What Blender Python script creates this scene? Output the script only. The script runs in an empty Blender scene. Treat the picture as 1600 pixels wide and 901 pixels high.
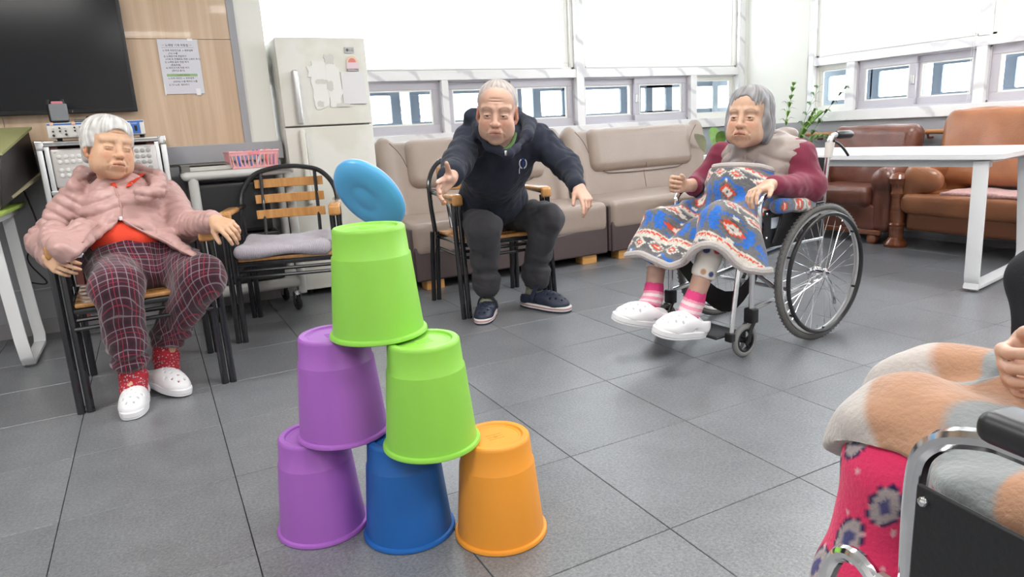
import bpy, math, random
import numpy as np
from mathutils import Vector, Matrix, noise as mnoise
random.seed(7); rng=np.random.default_rng(7)
SC=bpy.context.scene; COL=SC.collection
PI=math.pi
# ---------------------------------------------------------------- camera, light, exposure
YAW,PITCH,ROLL,FPX=math.radians(27.106),math.radians(13.149),math.radians(3.215),1067.2
def _cammat():
    cy,sy,cp,sp,cr,sr=math.cos(YAW),math.sin(YAW),math.cos(PITCH),math.sin(PITCH),math.cos(ROLL),math.sin(ROLL)
    fwd=np.array([sy*cp,cy*cp,-sp]); right=np.array([cy,-sy,0.]); down=np.cross(fwd,right)
    return np.array([cr*right+sr*down,-sr*right+cr*down,fwd])
CM=_cammat()
cd=bpy.data.cameras.new('camera'); cam=bpy.data.objects.new('camera',cd); COL.objects.link(cam)
cd.sensor_width=36; cd.lens=FPX/1600*36; cd.clip_start=.02
_m=Matrix([[CM[0][i],-CM[1][i],-CM[2][i],0] for i in range(3)]+[[0,0,0,1]]); _m.translation=Vector((0,0,1.0))
cam.matrix_world=_m; SC.camera=cam
SC.view_settings.view_transform='Standard'; SC.view_settings.look='None'; SC.view_settings.gamma=1
SC.view_settings.exposure=0.68
w=bpy.data.worlds.new('overcast'); SC.world=w; w.use_nodes=True
w.node_tree.nodes['Background'].inputs[0].default_value=(.93,.96,1,1); w.node_tree.nodes['Background'].inputs[1].default_value=6.5
def cray(x,y): return CM.T@np.array([x-800,y-450.5,FPX])
def dep(x,y,D): return cray(x,y)*D/FPX+np.array([0,0,1.])          # a point D metres in front of the lens plane
def cdir(x,y,z):                                                    # direction given right/up/towards-lens
    v=CM.T@np.array([x,-y,-z],float); return v/np.linalg.norm(v)
# ---------------------------------------------------------------- materials
MATS={}
def mat(name,col,rough=.6,metal=0,bump=0,bscale=40,var=0,vscale=8,attr=False,spec=.5,sheen=0,coat=0,trans=0,detail=3,stretch=None,emit=0,col2=None,coords='Object',objrand=0,alpha=1,rvar=0):
    if name in MATS: return MATS[name]
    m=bpy.data.materials.new(name); m.use_nodes=True; nt=m.node_tree; N=nt.nodes; L=nt.links
    b=N['Principled BSDF']; c=(col[0],col[1],col[2],1)
    b.inputs['Base Color'].default_value=c; b.inputs['Roughness'].default_value=rough; b.inputs['Metallic'].default_value=metal
    b.inputs['Specular IOR Level'].default_value=spec; b.inputs['Sheen Weight'].default_value=sheen; b.inputs['Coat Weight'].default_value=coat
    b.inputs['Transmission Weight'].default_value=trans
    if emit: b.inputs['Emission Color'].default_value=c; b.inputs['Emission Strength'].default_value=emit
    src=None
    tc=N.new('ShaderNodeTexCoord'); vec=tc.outputs[coords]
    if stretch:
        mp=N.new('ShaderNodeMapping'); mp.inputs['Scale'].default_value=stretch; L.new(vec,mp.inputs[0]); vec=mp.outputs[0]
    if attr:
        a=N.new('ShaderNodeAttribute'); a.attribute_name='Col'; src=a.outputs['Color']
    if var:
        n=N.new('ShaderNodeTexNoise'); n.inputs['Scale'].default_value=vscale; n.inputs['Detail'].default_value=detail; L.new(vec,n.inputs['Vector'])
        mx=N.new('ShaderNodeMix'); mx.data_type='RGBA'
        if col2 is not None:
            rp=N.new('ShaderNodeMapRange'); rp.inputs[1].default_value=.5-var; rp.inputs[2].default_value=.5+var; L.new(n.outputs[0],rp.inputs[0])
            L.new(rp.outputs[0],mx.inputs[0]); mx.inputs[6].default_value=c; mx.inputs[7].default_value=(*col2,1)
        else:
            mr=N.new('ShaderNodeMapRange'); mr.inputs[1].default_value=.3; mr.inputs[2].default_value=.7; mr.inputs[3].default_value=1-var; mr.inputs[4].default_value=1+var*.6
            L.new(n.outputs[0],mr.inputs[0]); mx.blend_type='MULTIPLY'; mx.inputs[0].default_value=1
            if src: L.new(src,mx.inputs[6])
            else: mx.inputs[6].default_value=c
            L.new(mr.outputs[0],mx.inputs[7])
        src=mx.outputs[2]
        if rvar:
            rr=N.new('ShaderNodeMapRange'); rr.inputs[3].default_value=rough-rvar; rr.inputs[4].default_value=rough+rvar; L.new(n.outputs[0],rr.inputs[0]); L.new(rr.outputs[0],b.inputs['Roughness'])
    if objrand:
        oi=N.new('ShaderNodeObjectInfo'); mr=N.new('ShaderNodeMapRange'); mr.inputs[3].default_value=1-objrand; mr.inputs[4].default_value=1+objrand; L.new(oi.outputs['Random'],mr.inputs[0])
        mx=N.new('ShaderNodeMix'); mx.data_type='RGBA'; mx.blend_type='MULTIPLY'; mx.inputs[0].default_value=1
        if src: L.new(src,mx.inputs[6])
        else: mx.inputs[6].default_value=c
        L.new(mr.outputs[0],mx.inputs[7]); src=mx.outputs[2]
    if src: L.new(src,b.inputs['Base Color'])
    if bump:
        n=N.new('ShaderNodeTexNoise'); n.inputs['Scale'].default_value=bscale; n.inputs['Detail'].default_value=4; L.new(vec,n.inputs['Vector'])
        bp=N.new('ShaderNodeBump'); bp.inputs['Strength'].default_value=bump; bp.inputs['Distance'].default_value=.01; L.new(n.outputs[0],bp.inputs['Height']); L.new(bp.outputs[0],b.inputs['Normal'])
    MATS[name]=m; return m
def marble(name,c0=(.84,.83,.83),c1=(.62,.61,.63)):
    m=mat(name,c0,.3); nt=m.node_tree; N=nt.nodes; L=nt.links; b=N['Principled BSDF']
    tc=N.new('ShaderNodeTexCoord'); mp=N.new('ShaderNodeMapping'); mp.inputs['Rotation'].default_value=(.3,.9,.4); L.new(tc.outputs['Object'],mp.inputs[0])
    w_=N.new('ShaderNodeTexWave'); w_.inputs['Scale'].default_value=1.5; w_.inputs['Distortion'].default_value=5; w_.inputs['Detail'].default_value=4; w_.inputs['Detail Scale'].default_value=1.6; L.new(mp.outputs[0],w_.inputs[0])
    r=N.new('ShaderNodeValToRGB'); r.color_ramp.elements[0].position=.0; r.color_ramp.elements[0].color=(*c1,1); r.color_ramp.elements[1].position=.10; r.color_ramp.elements[1].color=(*c0,1)
    L.new(w_.outputs[0],r.inputs[0]); L.new(r.outputs[0],b.inputs['Base Color']); return m
def woodmat(name,c0,c1,rough=.35,sc=(28,1.5,28),coat=.2):
    m=mat(name,c0,rough,coat=coat); nt=m.node_tree; N=nt.nodes; L=nt.links; b=N['Principled BSDF']
    tc=N.new('ShaderNodeTexCoord'); mp=N.new('ShaderNodeMapping'); mp.inputs['Scale'].default_value=sc; L.new(tc.outputs['Object'],mp.inputs[0])
    n=N.new('ShaderNodeTexNoise'); n.inputs['Scale'].default_value=1.6; n.inputs['Detail'].default_value=5; n.inputs['Distortion'].default_value=.6; L.new(mp.outputs[0],n.inputs[0])
    r=N.new('ShaderNodeValToRGB'); r.color_ramp.elements[0].position=.33; r.color_ramp.elements[0].color=(*c1,1); r.color_ramp.elements[1].position=.66; r.color_ramp.elements[1].color=(*c0,1)
    L.new(n.outputs[0],r.inputs[0]); L.new(r.outputs[0],b.inputs['Base Color']); return m
# ---------------------------------------------------------------- mesh collector
def V3(p): return np.array(p,float)
def nrm(v): v=V3(v); return v/(np.linalg.norm(v)+1e-12)
def rotz(a): c,s=math.cos(a),math.sin(a); return np.array([[c,-s,0],[s,c,0],[0,0,1.]])
def rotx(a): c,s=math.cos(a),math.sin(a); return np.array([[1.,0,0],[0,c,-s],[0,s,c]])
def roty(a): c,s=math.cos(a),math.sin(a); return np.array([[c,0,s],[0,1.,0],[-s,0,c]])
def frame(z,x=None):
    z=nrm(z); 
    if x is None: x=(1,0,0) if abs(z[0])<.8 else (0,1,0)
    x=V3(x); x=nrm(x-z*np.dot(x,z)); return np.array([x,np.cross(z,x),z]).T
def crom(P,n=6,closed=False):
    P=[V3(p) for p in P]; out=[]
    m=len(P)
    for i in range(m if closed else m-1):
        if closed: a,b,c,d=P[(i-1)%m],P[i],P[(i+1)%m],P[(i+2)%m]
        else: a,b,c,d=P[max(i-1,0)],P[i],P[i+1],P[min(i+2,m-1)]
        for k in range(n):
            t=k/n; out.append(.5*((2*b)+(-a+c)*t+(2*a-5*b+4*c-d)*t*t+(-a+3*b-3*c+d)*t**3))
    if not closed: out.append(P[-1])
    return out
class MB:
    def __init__(s): s.v=[]; s.f=[]; s.uv=None
    def add(s,v,f):
        o=len(s.v); s.v+= [tuple(map(float,p)) for p in v]; s.f+=[tuple(i+o for i in q) for q in f]; return s
    def box(s,a,b,R=None,o=(0,0,0)):
        a=V3(a);b=V3(b); v=[(x,y,z) for x in(a[0],b[0]) for y in(a[1],b[1]) for z in(a[2],b[2])]
        if R is not None: v=[R@V3(p)+V3(o) for p in v]
        return s.add(v,[(0,1,3,2),(4,6,7,5),(0,4,5,1),(2,3,7,6),(0,2,6,4),(1,5,7,3)])
    def rbox(s,a,b,r=.01,R=None,o=(0,0,0),n=2):
        a=V3(a);b=V3(b); r=min(r,*(abs(b-a)/2.001)); c=(a+b)/2; h=np.abs(b-a)/2-r
        # rounded box from a subdivided cube
        v=[];f=[];idx={}
        k=2*n+1
        ts=[-1-0*0]*0
        def cs(i): return (-1 if i<=n else 1), (i if i<=n else i-n-1)/n*(PI/2)
        def pt(u,v_,ax,sg):
            su,au=cs(u); sv,av=cs(v_)
            au=-(PI/4)+au/2 if su<0 else au/2; av=-(PI/4)+av/2 if sv<0 else av/2
            d=[0,0,0]; d[ax]=sg; d[(ax+1)%3]=math.tan(au); d[(ax+2)%3]=math.tan(av)
            sgn=[0,0,0]; sgn[ax]=sg; sgn[(ax+1)%3]=su; sgn[(ax+2)%3]=sv
            d=nrm(d); return c+np.array(sgn)*h+d*r
        for ax in range(3):
            for sg in(-1,1):
                g=[]
                for i in range(2*n+2):
                    row=[]
                    for j in range(2*n+2):
                        p=pt(i,j,ax,sg); key=tuple(np.round(p,6))
                        if key not in idx: idx[key]=len(v); v.append(p)
                        row.append(idx[key])
                    g.append(row)
                for i in range(2*n+1):
                    for j in range(2*n+1):
                        q=[g[i][j],g[i+1][j],g[i+1][j+1],g[i][j+1]]
                        if sg<0: q=q[::-1]
                        q2=[]; [q2.append(x) for x in q if x not in q2]
                        if len(q2)>2: f.append(tuple(q2))
        if R is not None: v=[R@p+V3(o) for p in v]
        return s.add(v,f)
    def tube(s,P,r,n=10,closed=False,smooth=0,caps=True,flat=None):
        if smooth: P=crom(P,smooth,closed)
        P=[V3(p) for p in P]; m=len(P)
        rr=[r]*m if np.isscalar(r) else list(np.interp(np.linspace(0,1,m),np.linspace(0,1,len(r)),r))
        T=[nrm(P[(i+1)%m]-P[i-1]) if (closed or 0<i<m-1) else (nrm(P[1]-P[0]) if i==0 else nrm(P[-1]-P[-2])) for i in range(m)]
        x=frame(T[0])[:,0] if flat is None else nrm(V3(flat[0])-T[0]*np.dot(flat[0],T[0])); v=[]
        for i in range(m):
            x=nrm(x-T[i]*np.dot(x,T[i])) if flat is None else nrm(V3(flat[0])-T[i]*np.dot(flat[0],T[i])); y=np.cross(T[i],x)
            for k in range(n):
                a=2*PI*k/n
                if flat is None: v.append(P[i]+rr[i]*(math.cos(a)*x+math.sin(a)*y))
                else:
                    ca,sa=math.cos(a),math.sin(a); e=.35
                    v.append(P[i]+x*flat[1]*math.copysign(abs(ca)**e,ca)+y*flat[2]*math.copysign(abs(sa)**e,sa))
        f=[]
        for i in range(m if closed else m-1):
            for k in range(n):
                a=i*n+k;b=i*n+(k+1)%n;c=((i+1)%m)*n+(k+1)%n;d=((i+1)%m)*n+k; f.append((a,b,c,d))
        if not closed and caps: f.append(tuple(range(n))[::-1]); f.append(tuple((m-1)*n+k for k in range(n)))
        return s.add(v,f)
    def cyl(s,a,b,r,r2=None,n=16): return s.tube([a,b],[r,r if r2 is None else r2],n)
    def lathe(s,prof,c=(0,0,0),ax=(0,0,1),n=32,closed=False):
        F=frame(ax); c=V3(c); v=[];f=[]; m=len(prof)
        for r,h in prof:
            for k in range(n):
                a=2*PI*k/n; v.append(c+F@np.array([r*math.cos(a),r*math.sin(a),h]))
        for i in range(m if closed else m-1):
            for k in range(n): f.append((i*n+k,i*n+(k+1)%n,((i+1)%m)*n+(k+1)%n,((i+1)%m)*n+k))
        if not closed:
            if prof[0][0]>1e-5: f.append(tuple(range(n))[::-1])
            if prof[-1][0]>1e-5: f.append(tuple((m-1)*n+k for k in range(n)))
        return s.add(v,f)
    def prism(s,pts,a,b,F=None,o=(0,0,0)):
        # polygon pts (u,v) extruded from w=a to b ; F columns = u,v,w axes
        if F is None: F=np.eye(3)
        n=len(pts); o=V3(o); v=[F@np.array([p[0],p[1],a])+o for p in pts]+[F@np.array([p[0],p[1],b])+o for p in pts]
        return s.add(v,[tuple(range(n))[::-1],tuple(range(n,2*n))]+[(i,(i+1)%n,n+(i+1)%n,n+i) for i in range(n)])
    def ball(s,c,r,n=12,R=None):
        if np.isscalar(r): r=(r,r,r)
        v=[];f=[];m=n//2
        for i in range(m+1):
            t=PI*i/m
            for k in range(n):
                a=2*PI*k/n; p=np.array([r[0]*math.sin(t)*math.cos(a),r[1]*math.sin(t)*math.sin(a),r[2]*math.cos(t)])
                v.append(V3(c)+(R@p if R is not None else p))
        for i in range(m):
            for k in range(n): f.append((i*n+k,(i+1)*n+k,(i+1)*n+(k+1)%n,i*n+(k+1)%n))
        return s.add(v,f)
    def torus(s,c,R_,r,ax=(0,0,1),n=40,m=10):
        F=frame(ax); return s.tube([V3(c)+F@np.array([R_*math.cos(2*PI*k/n),R_*math.sin(2*PI*k/n),0]) for k in range(n)],r,m,closed=True)
    def build(s,name,m,parent=None,sharp=35,bevel=0,M=None,**tags):
        me=bpy.data.meshes.new(name); 
        v=s.v
        if M is not None: v=[tuple(M[0]@V3(p)+V3(M[1])) for p in v]
        me.from_pydata(v,[],s.f); me.validate(); 
        import bmesh
        bm=bmesh.new(); bm.from_mesh(me); bmesh.ops.recalc_face_normals(bm,faces=bm.faces[:]); bm.to_mesh(me); bm.free()
        me.polygons.foreach_set('use_smooth',[True]*len(me.polygons)); me.set_sharp_from_angle(angle=math.radians(sharp))
        me.materials.append(m); o=bpy.data.objects.new(name,me); COL.objects.link(o)
        if parent is not None: setpar(o,parent)
        if bevel:
            bv=o.modifiers.new('bevel','BEVEL'); bv.width=bevel; bv.segments=2; bv.limit_method='ANGLE'; bv.angle_limit=math.radians(40)
        for k,x in tags.items(): o[k]=x
        return o
def setpar(o,p):
    o.parent=p; o.matrix_parent_inverse=Matrix.Translation(-p.location) if p.type=='EMPTY' else Matrix.Identity(4)
def thing(name,label,cat,loc=(0,0,0),group=None):
    o=bpy.data.objects.new(name,None); o.empty_display_size=.05; COL.objects.link(o); o.location=loc
    o['label']=label; o['category']=cat
    if group: o['group']=group
    return o
def tag(o,label,cat,group=None):
    o['label']=label; o['category']=cat
    if group: o['group']=group
    return o
def struct(mb,name,m,parent=None,**k):
    o=mb.build(name,m,parent,**k)
    if parent is None: o['kind']='structure'
    return o
def copy_tree(root,loc_delta,label):
    def cp(o,par):
        c=o.copy(); COL.objects.link(c)
        if par is not None: c.parent=par
        for ch in [x for x in ALLCH.get(o.name,[])]: cp(ch,c)
        return c
    ALLCH={}
    for ob in COL.objects:
        if ob.parent: ALLCH.setdefault(ob.parent.name,[]).append(ob)
    r=cp(root,None); r.location=Vector(root.location)+Vector(loc_delta); r['label']=label; return r
def text_obj(s,size,m,parent,F,o,name='lettering',thick=.0003,align='LEFT',spacing=1):
    cu=bpy.data.curves.new(name,'FONT'); cu.body=s; cu.size=size; cu.extrude=thick; cu.align_x=align; cu.space_line=spacing; cu.resolution_u=2
    ob=bpy.data.objects.new('tmp',cu); COL.objects.link(ob); bpy.context.view_layer.update()
    dg=bpy.context.evaluated_depsgraph_get(); me=bpy.data.meshes.new_from_object(ob.evaluated_get(dg)); bpy.data.objects.remove(ob)
    mm=Matrix([[F[0][0],F[0][1],F[0][2],o[0]],[F[1][0],F[1][1],F[1][2],o[1]],[F[2][0],F[2][1],F[2][2],o[2]],[0,0,0,1]])
    me.transform(mm); me.materials.clear(); me.materials.append(m); r=bpy.data.objects.new(name,me); COL.objects.link(r)
    if parent is not None: setpar(r,parent)
    return r
# ---------------------------------------------------------------- signed distance fields (organic shapes)
class SDF:
    T=.05
    def __init__(s,lo,hi,h):
        s.lo=V3(lo); s.h=h; s.n=np.ceil((V3(hi)-s.lo)/h).astype(int)+1; s.d=np.full(s.n,s.T,np.float32)
        s.ax=[(s.lo[i]+h*np.arange(s.n[i])).astype(np.float32) for i in range(3)]
    def sub(s,lo,hi,m):
        a=np.clip(((V3(lo)-m-s.lo)/s.h).astype(int),0,s.n); b=np.clip(((V3(hi)+m-s.lo)/s.h).astype(int)+2,0,s.n)
        if np.any(b<=a): return None
        sl=tuple(slice(a[i],b[i]) for i in range(3))
        return sl,s.ax[0][sl[0]][:,None,None],s.ax[1][sl[1]][None,:,None],s.ax[2][sl[2]][None,None,:]
    def comb(s,sl,e,k,neg):
        d=s.d[sl]
        if neg: e=-e; 
        if k>0:
            hh=np.maximum(k-np.abs(d-e),0)/k; t=hh*hh*k*.25
            s.d[sl]=(np.maximum(d,e)+t) if neg else (np.minimum(d,e)-t)
        else: s.d[sl]=np.maximum(d,e) if neg else np.minimum(d,e)
    def cap(s,a,b,ra,rb=None,k=.02,neg=False,flat=None):
        rb=ra if rb is None else rb; a=V3(a);b=V3(b); R=max(ra,rb)
        q=s.sub(np.minimum(a,b)-R,np.maximum(a,b)+R,s.T if not neg else .03)
        if q is None: return s
        sl,X,Y,Z=q; X=X-a[0];Y=Y-a[1];Z=Z-a[2]; ab=b-a; L2=max(float(ab@ab),1e-9)
        t=np.clip((X*ab[0]+Y*ab[1]+Z*ab[2])/L2,0,1); dx,dy,dz=X-t*ab[0],Y-t*ab[1],Z-t*ab[2]
        d2=dx*dx+dy*dy+dz*dz
        if flat is not None:
            nv,f=flat; nv=nrm(nv); w=dx*nv[0]+dy*nv[1]+dz*nv[2]; d2=d2+(1/f**2-1)*w*w
            e=np.sqrt(d2)-(ra+(rb-ra)*t); e=e*(.5+.5*f)
        else: e=np.sqrt(d2)-(ra+(rb-ra)*t)
        s.comb(sl,e,k,neg); return s
    def ell(s,c,r,k=.02,R=None,neg=False):
        c=V3(c); r=V3(r); M_=r.max(); q=s.sub(c-M_,c+M_,s.T if not neg else .03)
        if q is None: return s
        sl,X,Y,Z=q; X=X-c[0];Y=Y-c[1];Z=Z-c[2]; R=np.eye(3) if R is None else R
        u=[(X*R[0,i]+Y*R[1,i]+Z*R[2,i])/r[i] for i in range(3)]
        k0=np.sqrt(u[0]**2+u[1]**2+u[2]**2); k1=np.sqrt((u[0]/r[0])**2+(u[1]/r[1])**2+(u[2]/r[2])**2)+1e-6
        e=k0*(k0-1)/k1; s.comb(sl,e,k,neg); return s
    def box(s,c,h,r=.02,k=.02,R=None,neg=False):
        c=V3(c); h=V3(h); M_=np.linalg.norm(h) if R is not None else h; q=s.sub(c-M_,c+M_,s.T if not neg else .03)
        if q is None: return s
        sl,X,Y,Z=q; X=X-c[0];Y=Y-c[1];Z=Z-c[2]; R=np.eye(3) if R is None else R
        u=[np.abs(X*R[0,i]+Y*R[1,i]+Z*R[2,i])-(h[i]-r) for i in range(3)]
        e=np.sqrt(sum(np.maximum(a,0)**2 for a in u))+np.minimum(np.maximum(np.maximum(u[0],u[1]),u[2]),0)-r
        s.comb(sl,e,k,neg); return s
    def cut(s,n,p,k=0):                      # remove everything on the +n side of p
        n=nrm(n); e=s.ax[0][:,None,None]*n[0]+s.ax[1][None,:,None]*n[1]+s.ax[2][None,None,:]*n[2]-float(n@V3(p))
        if k>0:
            hh=np.maximum(k-np.abs(s.d-e),0)/k; s.d=np.maximum(s.d,e)+hh*hh*k*.25
        else: s.d=np.maximum(s.d,e)
        return s
    def mesh(s):
        d=s.d; h=s.h; n=s.n
        # close the field at the border
        for a in range(3):
            sl=[slice(None)]*3; sl[a]=0; d[tuple(sl)]=np.maximum(d[tuple(sl)],1e-4); sl[a]=-1; d[tuple(sl)]=np.maximum(d[tuple(sl)],1e-4)
        ins=d<0
        c=np.zeros(tuple(n-1),np.uint8)
        for i in(0,1):
            for j in(0,1):
                for k in(0,1): c+=ins[i:n[0]-1+i,j:n[1]-1+j,k:n[2]-1+k]
        act=(c>0)&(c<8); I=np.argwhere(act)
        if len(I)==0: return np.zeros((0,3)),np.zeros((0,4),int)
        idx=np.full(tuple(n-1),-1,np.int32); idx[act]=np.arange(len(I))
        acc=np.zeros((len(I),3)); cnt=np.zeros(len(I))
        co=[(i,j,k) for i in(0,1) for j in(0,1) for k in(0,1)]
        dv={q:d[I[:,0]+q[0],I[:,1]+q[1],I[:,2]+q[2]].astype(float) for q in co}
        for q in co:
            for a in range(3):
                if q[a]==0:
                    p=list(q); p[a]=1; p=tuple(p); x,y=dv[q],dv[p]; m=(x<0)!=(y<0); t=np.where(m,x/(x-y+1e-20),0)
                    pos=np.array(q,float)[None,:].repeat(len(I),0); pos[:,a]+=t; acc+=pos*m[:,None]; cnt+=m
        P=(I+acc/cnt[:,None])*h+s.lo; F=[]
        for a in range(3):
            b_,c_=(a+1)%3,(a+2)%3
            sl0=[slice(1,n[i]-1) for i in range(3)]; sl0[a]=slice(0,n[a]-1); sl1=list(sl0); sl1[a]=slice(1,n[a])
            x=ins[tuple(sl0)]; y=ins[tuple(sl1)]; E=np.argwhere(x!=y); off=np.array([1,1,1]); off[a]=0; E=E+off
            fl=ins[E[:,0],E[:,1],E[:,2]]
            def g(db,dc):
                q=E.copy(); q[:,b_]-=db; q[:,c_]-=dc; return idx[q[:,0],q[:,1],q[:,2]]
            Q=np.stack([g(1,1),g(0,1),g(0,0),g(1,0)],1); Q[~fl]=Q[~fl][:,::-1]; F.append(Q)
        return P,np.concatenate(F)
def mnormals(P,F):
    n=np.cross(P[F[:,2]]-P[F[:,0]],P[F[:,3]]-P[F[:,1]]); N_=np.zeros_like(P)
    for i in range(4): np.add.at(N_,F[:,i],n)
    return N_/(np.linalg.norm(N_,axis=1,keepdims=True)+1e-12)
def smooth_mesh(P,F,it=2,lam=.5):
    for _ in range(it):
        A=np.zeros_like(P); c=np.zeros(len(P))
        for i in range(4):
            np.add.at(A,F[:,i],P[F[:,(i+1)%4]]); np.add.at(c,F[:,i],1); np.add.at(A,F[:,i],P[F[:,(i-1)%4]]); np.add.at(c,F[:,i],1)
        P=P+lam*(A/np.maximum(c,1)[:,None]-P)
    return P
def fold(P,sc,seed=0):
    P=np.asarray(P)                      # smooth 3-D pseudo noise in about [-1,1]
    r=np.random.default_rng(seed); o=np.zeros(len(P))
    for i in range(7):
        k=r.normal(size=3); k/=np.linalg.norm(k); f=sc*r.uniform(.6,1.7); o+=np.sin((P@k)*f*2*PI+r.uniform(0,6.28)+1.3*np.sin((P@np.roll(k,1))*f*3.1+r.uniform(0,6)))
    return o/3.6
def qmesh(name,P,F,m,parent=None,col=None,uv=None,**tags):
    me=bpy.data.meshes.new(name); me.vertices.add(len(P)); me.vertices.foreach_set('co',np.asarray(P,np.float32).ravel())
    me.loops.add(F.size); me.polygons.add(len(F)); me.loops.foreach_set('vertex_index',F.astype(np.int32).ravel())
    me.polygons.foreach_set('loop_start',np.arange(0,F.size,4,dtype=np.int32)); me.polygons.foreach_set('loop_total',np.full(len(F),4,np.int32))
    me.update(); me.validate(); me.polygons.foreach_set('use_smooth',[True]*len(me.polygons))
    if col is not None:
        a=me.color_attributes.new('Col','FLOAT_COLOR','POINT'); c=np.ones((len(P),4),np.float32); c[:,:3]=col; a.data.foreach_set('color',c.ravel())
    if uv is not None:
        a=me.attributes.new('uvw','FLOAT_VECTOR','POINT'); c=np.zeros((len(P),3),np.float32); c[:,:uv.shape[1]]=uv; a.data.foreach_set('vector',c.ravel())
    me.materials.append(m); o=bpy.data.objects.new(name,me); COL.objects.link(o)
    if parent is not None: setpar(o,parent)
    for k,x in tags.items(): o[k]=x
    return o
def joinm(L):
    P=[];F=[];o=0
    for p,f in L: P.append(p); F.append(f+o); o+=len(p)
    return np.concatenate(P),np.concatenate(F)
# ================================================================= THE ROOM
YB,YL,XR,XL,YF,ZC=5.15,4.62,5.45,-3.2,-3.6,2.65
grey_wall=mat('grey wainscot',(.36,.36,.385),.5,bump=.05,bscale=60); offwhite=mat('off white paint',(.80,.80,.74),.55,bump=.03,bscale=50)
white_wall=mat('white paint',(.85,.85,.83),.6); marb=marble('marble film'); pvc=mat('lilac grey window frame',(.52,.50,.545),.35); pvcw=mat('cream window frame',(.80,.79,.74),.4)
dark_al=mat('dark outer window frame',(.13,.16,.19),.5); 
floor_base=mat('dark floor joint',(.035,.035,.04),.8)
tile_m=mat('grey vinyl tile',(.175,.184,.198),.36,bump=.12,bscale=170,var=.3,vscale=120,objrand=.07,spec=.75)
def _tilefix():
    nt=tile_m.node_tree; N=nt.nodes; L=nt.links; b=N['Principled BSDF']
    src=b.inputs['Base Color'].links[0].from_socket; tc=[n for n in N if n.type=='TEX_COORD'][0]
    geo=N.new('ShaderNodeNewGeometry')
    n=N.new('ShaderNodeTexNoise'); n.inputs['Scale'].default_value=7; n.inputs['Detail'].default_value=8; n.inputs['Roughness'].default_value=.7; L.new(geo.outputs['Position'],n.inputs[0])
    r=N.new('ShaderNodeMapRange'); r.inputs[1].default_value=.3; r.inputs[2].default_value=.7; r.inputs[3].default_value=.86; r.inputs[4].default_value=1.16; L.new(n.outputs[0],r.inputs[0])
    mx=N.new('ShaderNodeMix'); mx.data_type='RGBA'; mx.blend_type='MULTIPLY'; mx.inputs[0].default_value=1; L.new(src,mx.inputs[6]); L.new(r.outputs[0],mx.inputs[7])
    # pale flecks in the vinyl
    mp=N.new('ShaderNodeMapping'); mp.inputs['Scale'].default_value=(1,2.2,1); L.new(geo.outputs['Position'],mp.inputs[0])
    v=N.new('ShaderNodeTexNoise'); v.inputs['Scale'].default_value=150; v.inputs['Detail'].default_value=2; L.new(mp.outputs[0],v.inputs[0])
    rp=N.new('ShaderNodeMapRange'); rp.inputs[1].default_value=.56; rp.inputs[2].default_value=.72; rp.inputs[4].default_value=.55; L.new(v.outputs[0],rp.inputs[0])
    m2=N.new('ShaderNodeMix'); m2.data_type='RGBA'; L.new(rp.outputs[0],m2.inputs[0]); L.new(mx.outputs[2],m2.inputs[6]); m2.inputs[7].default_value=(.38,.39,.41,1)
    L.new(m2.outputs[2],b.inputs['Base Color'])
    rr=N.new('ShaderNodeMapRange'); rr.inputs[1].default_value=.3; rr.inputs[2].default_value=.7; rr.inputs[3].default_value=.285; rr.inputs[4].default_value=.345; L.new(n.outputs[0],rr.inputs[0]); L.new(rr.outputs[0],b.inputs['Roughness'])
_tilefix()
fl=struct(MB().box((XL-.1,YF-.1,-.1),(XR+.3,YB+.3,-.006)),'floor',floor_base)
TS=.4645; g=.0013; tx0,ty0=.093,1.1985
tmb=MB(); h_=TS/2-g; bv=.0012
tmb.add([(-h_,-h_,-.006),(h_,-h_,-.006),(h_,h_,-.006),(-h_,h_,-.006),(-h_,-h_,-bv),(h_,-h_,-bv),(h_,h_,-bv),(-h_,h_,-bv),(-h_+bv,-h_+bv,0),(h_-bv,-h_+bv,0),(h_-bv,h_-bv,0),(-h_+bv,h_-bv,0)],
 [(0,1,5,4),(1,2,6,5),(2,3,7,6),(3,0,4,7),(4,5,9,8),(5,6,10,9),(6,7,11,10),(7,4,8,11),(8,9,10,11)])
tile0=None; ntile=0
rest=MB()
for i in range(-8,13):
    for j in range(-11,10):
        x=tx0+(i+.5)*TS; y=ty0+(j+.5)*TS
        if x<XL-.1 or x>XR+.2 or y<YF or y>YB+.1: continue
        q=CM@(np.array([x,y,-1.0])); vis=False
        if q[2]>.1:
            px,py=800+FPX*q[0]/q[2],450+FPX*q[1]/q[2]; mrg=FPX*.4/q[2]; vis=-mrg<px<1600+mrg and py<901+mrg
        if vis and ntile<290:
            if tile0 is None: t=tile0=tmb.build('tile',tile_m,fl,sharp=15); t.location=(x,y,0)
            else: t=tile0.copy(); COL.objects.link(t); t.location=(x,y,0)
            ntile+=1
        else: rest.box((x-h_,y-h_,-.006),(x+h_,y+h_,0))
rr_=rest.build('tile_field',tile_m,fl); rr_['kind']='stuff'
struct(MB().box((XL-.1,YF-.1,ZC),(XR+.3,YB+.3,ZC+.1)),'ceiling',white_wall)
struct(MB().box((XL-.1,YF-.1,0),(XR+.3,YF,ZC)),'wall_front',white_wall)
struct(MB().box((XL-.1,YF,0),(XL,YL,ZC)),'wall_left',white_wall)
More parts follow.
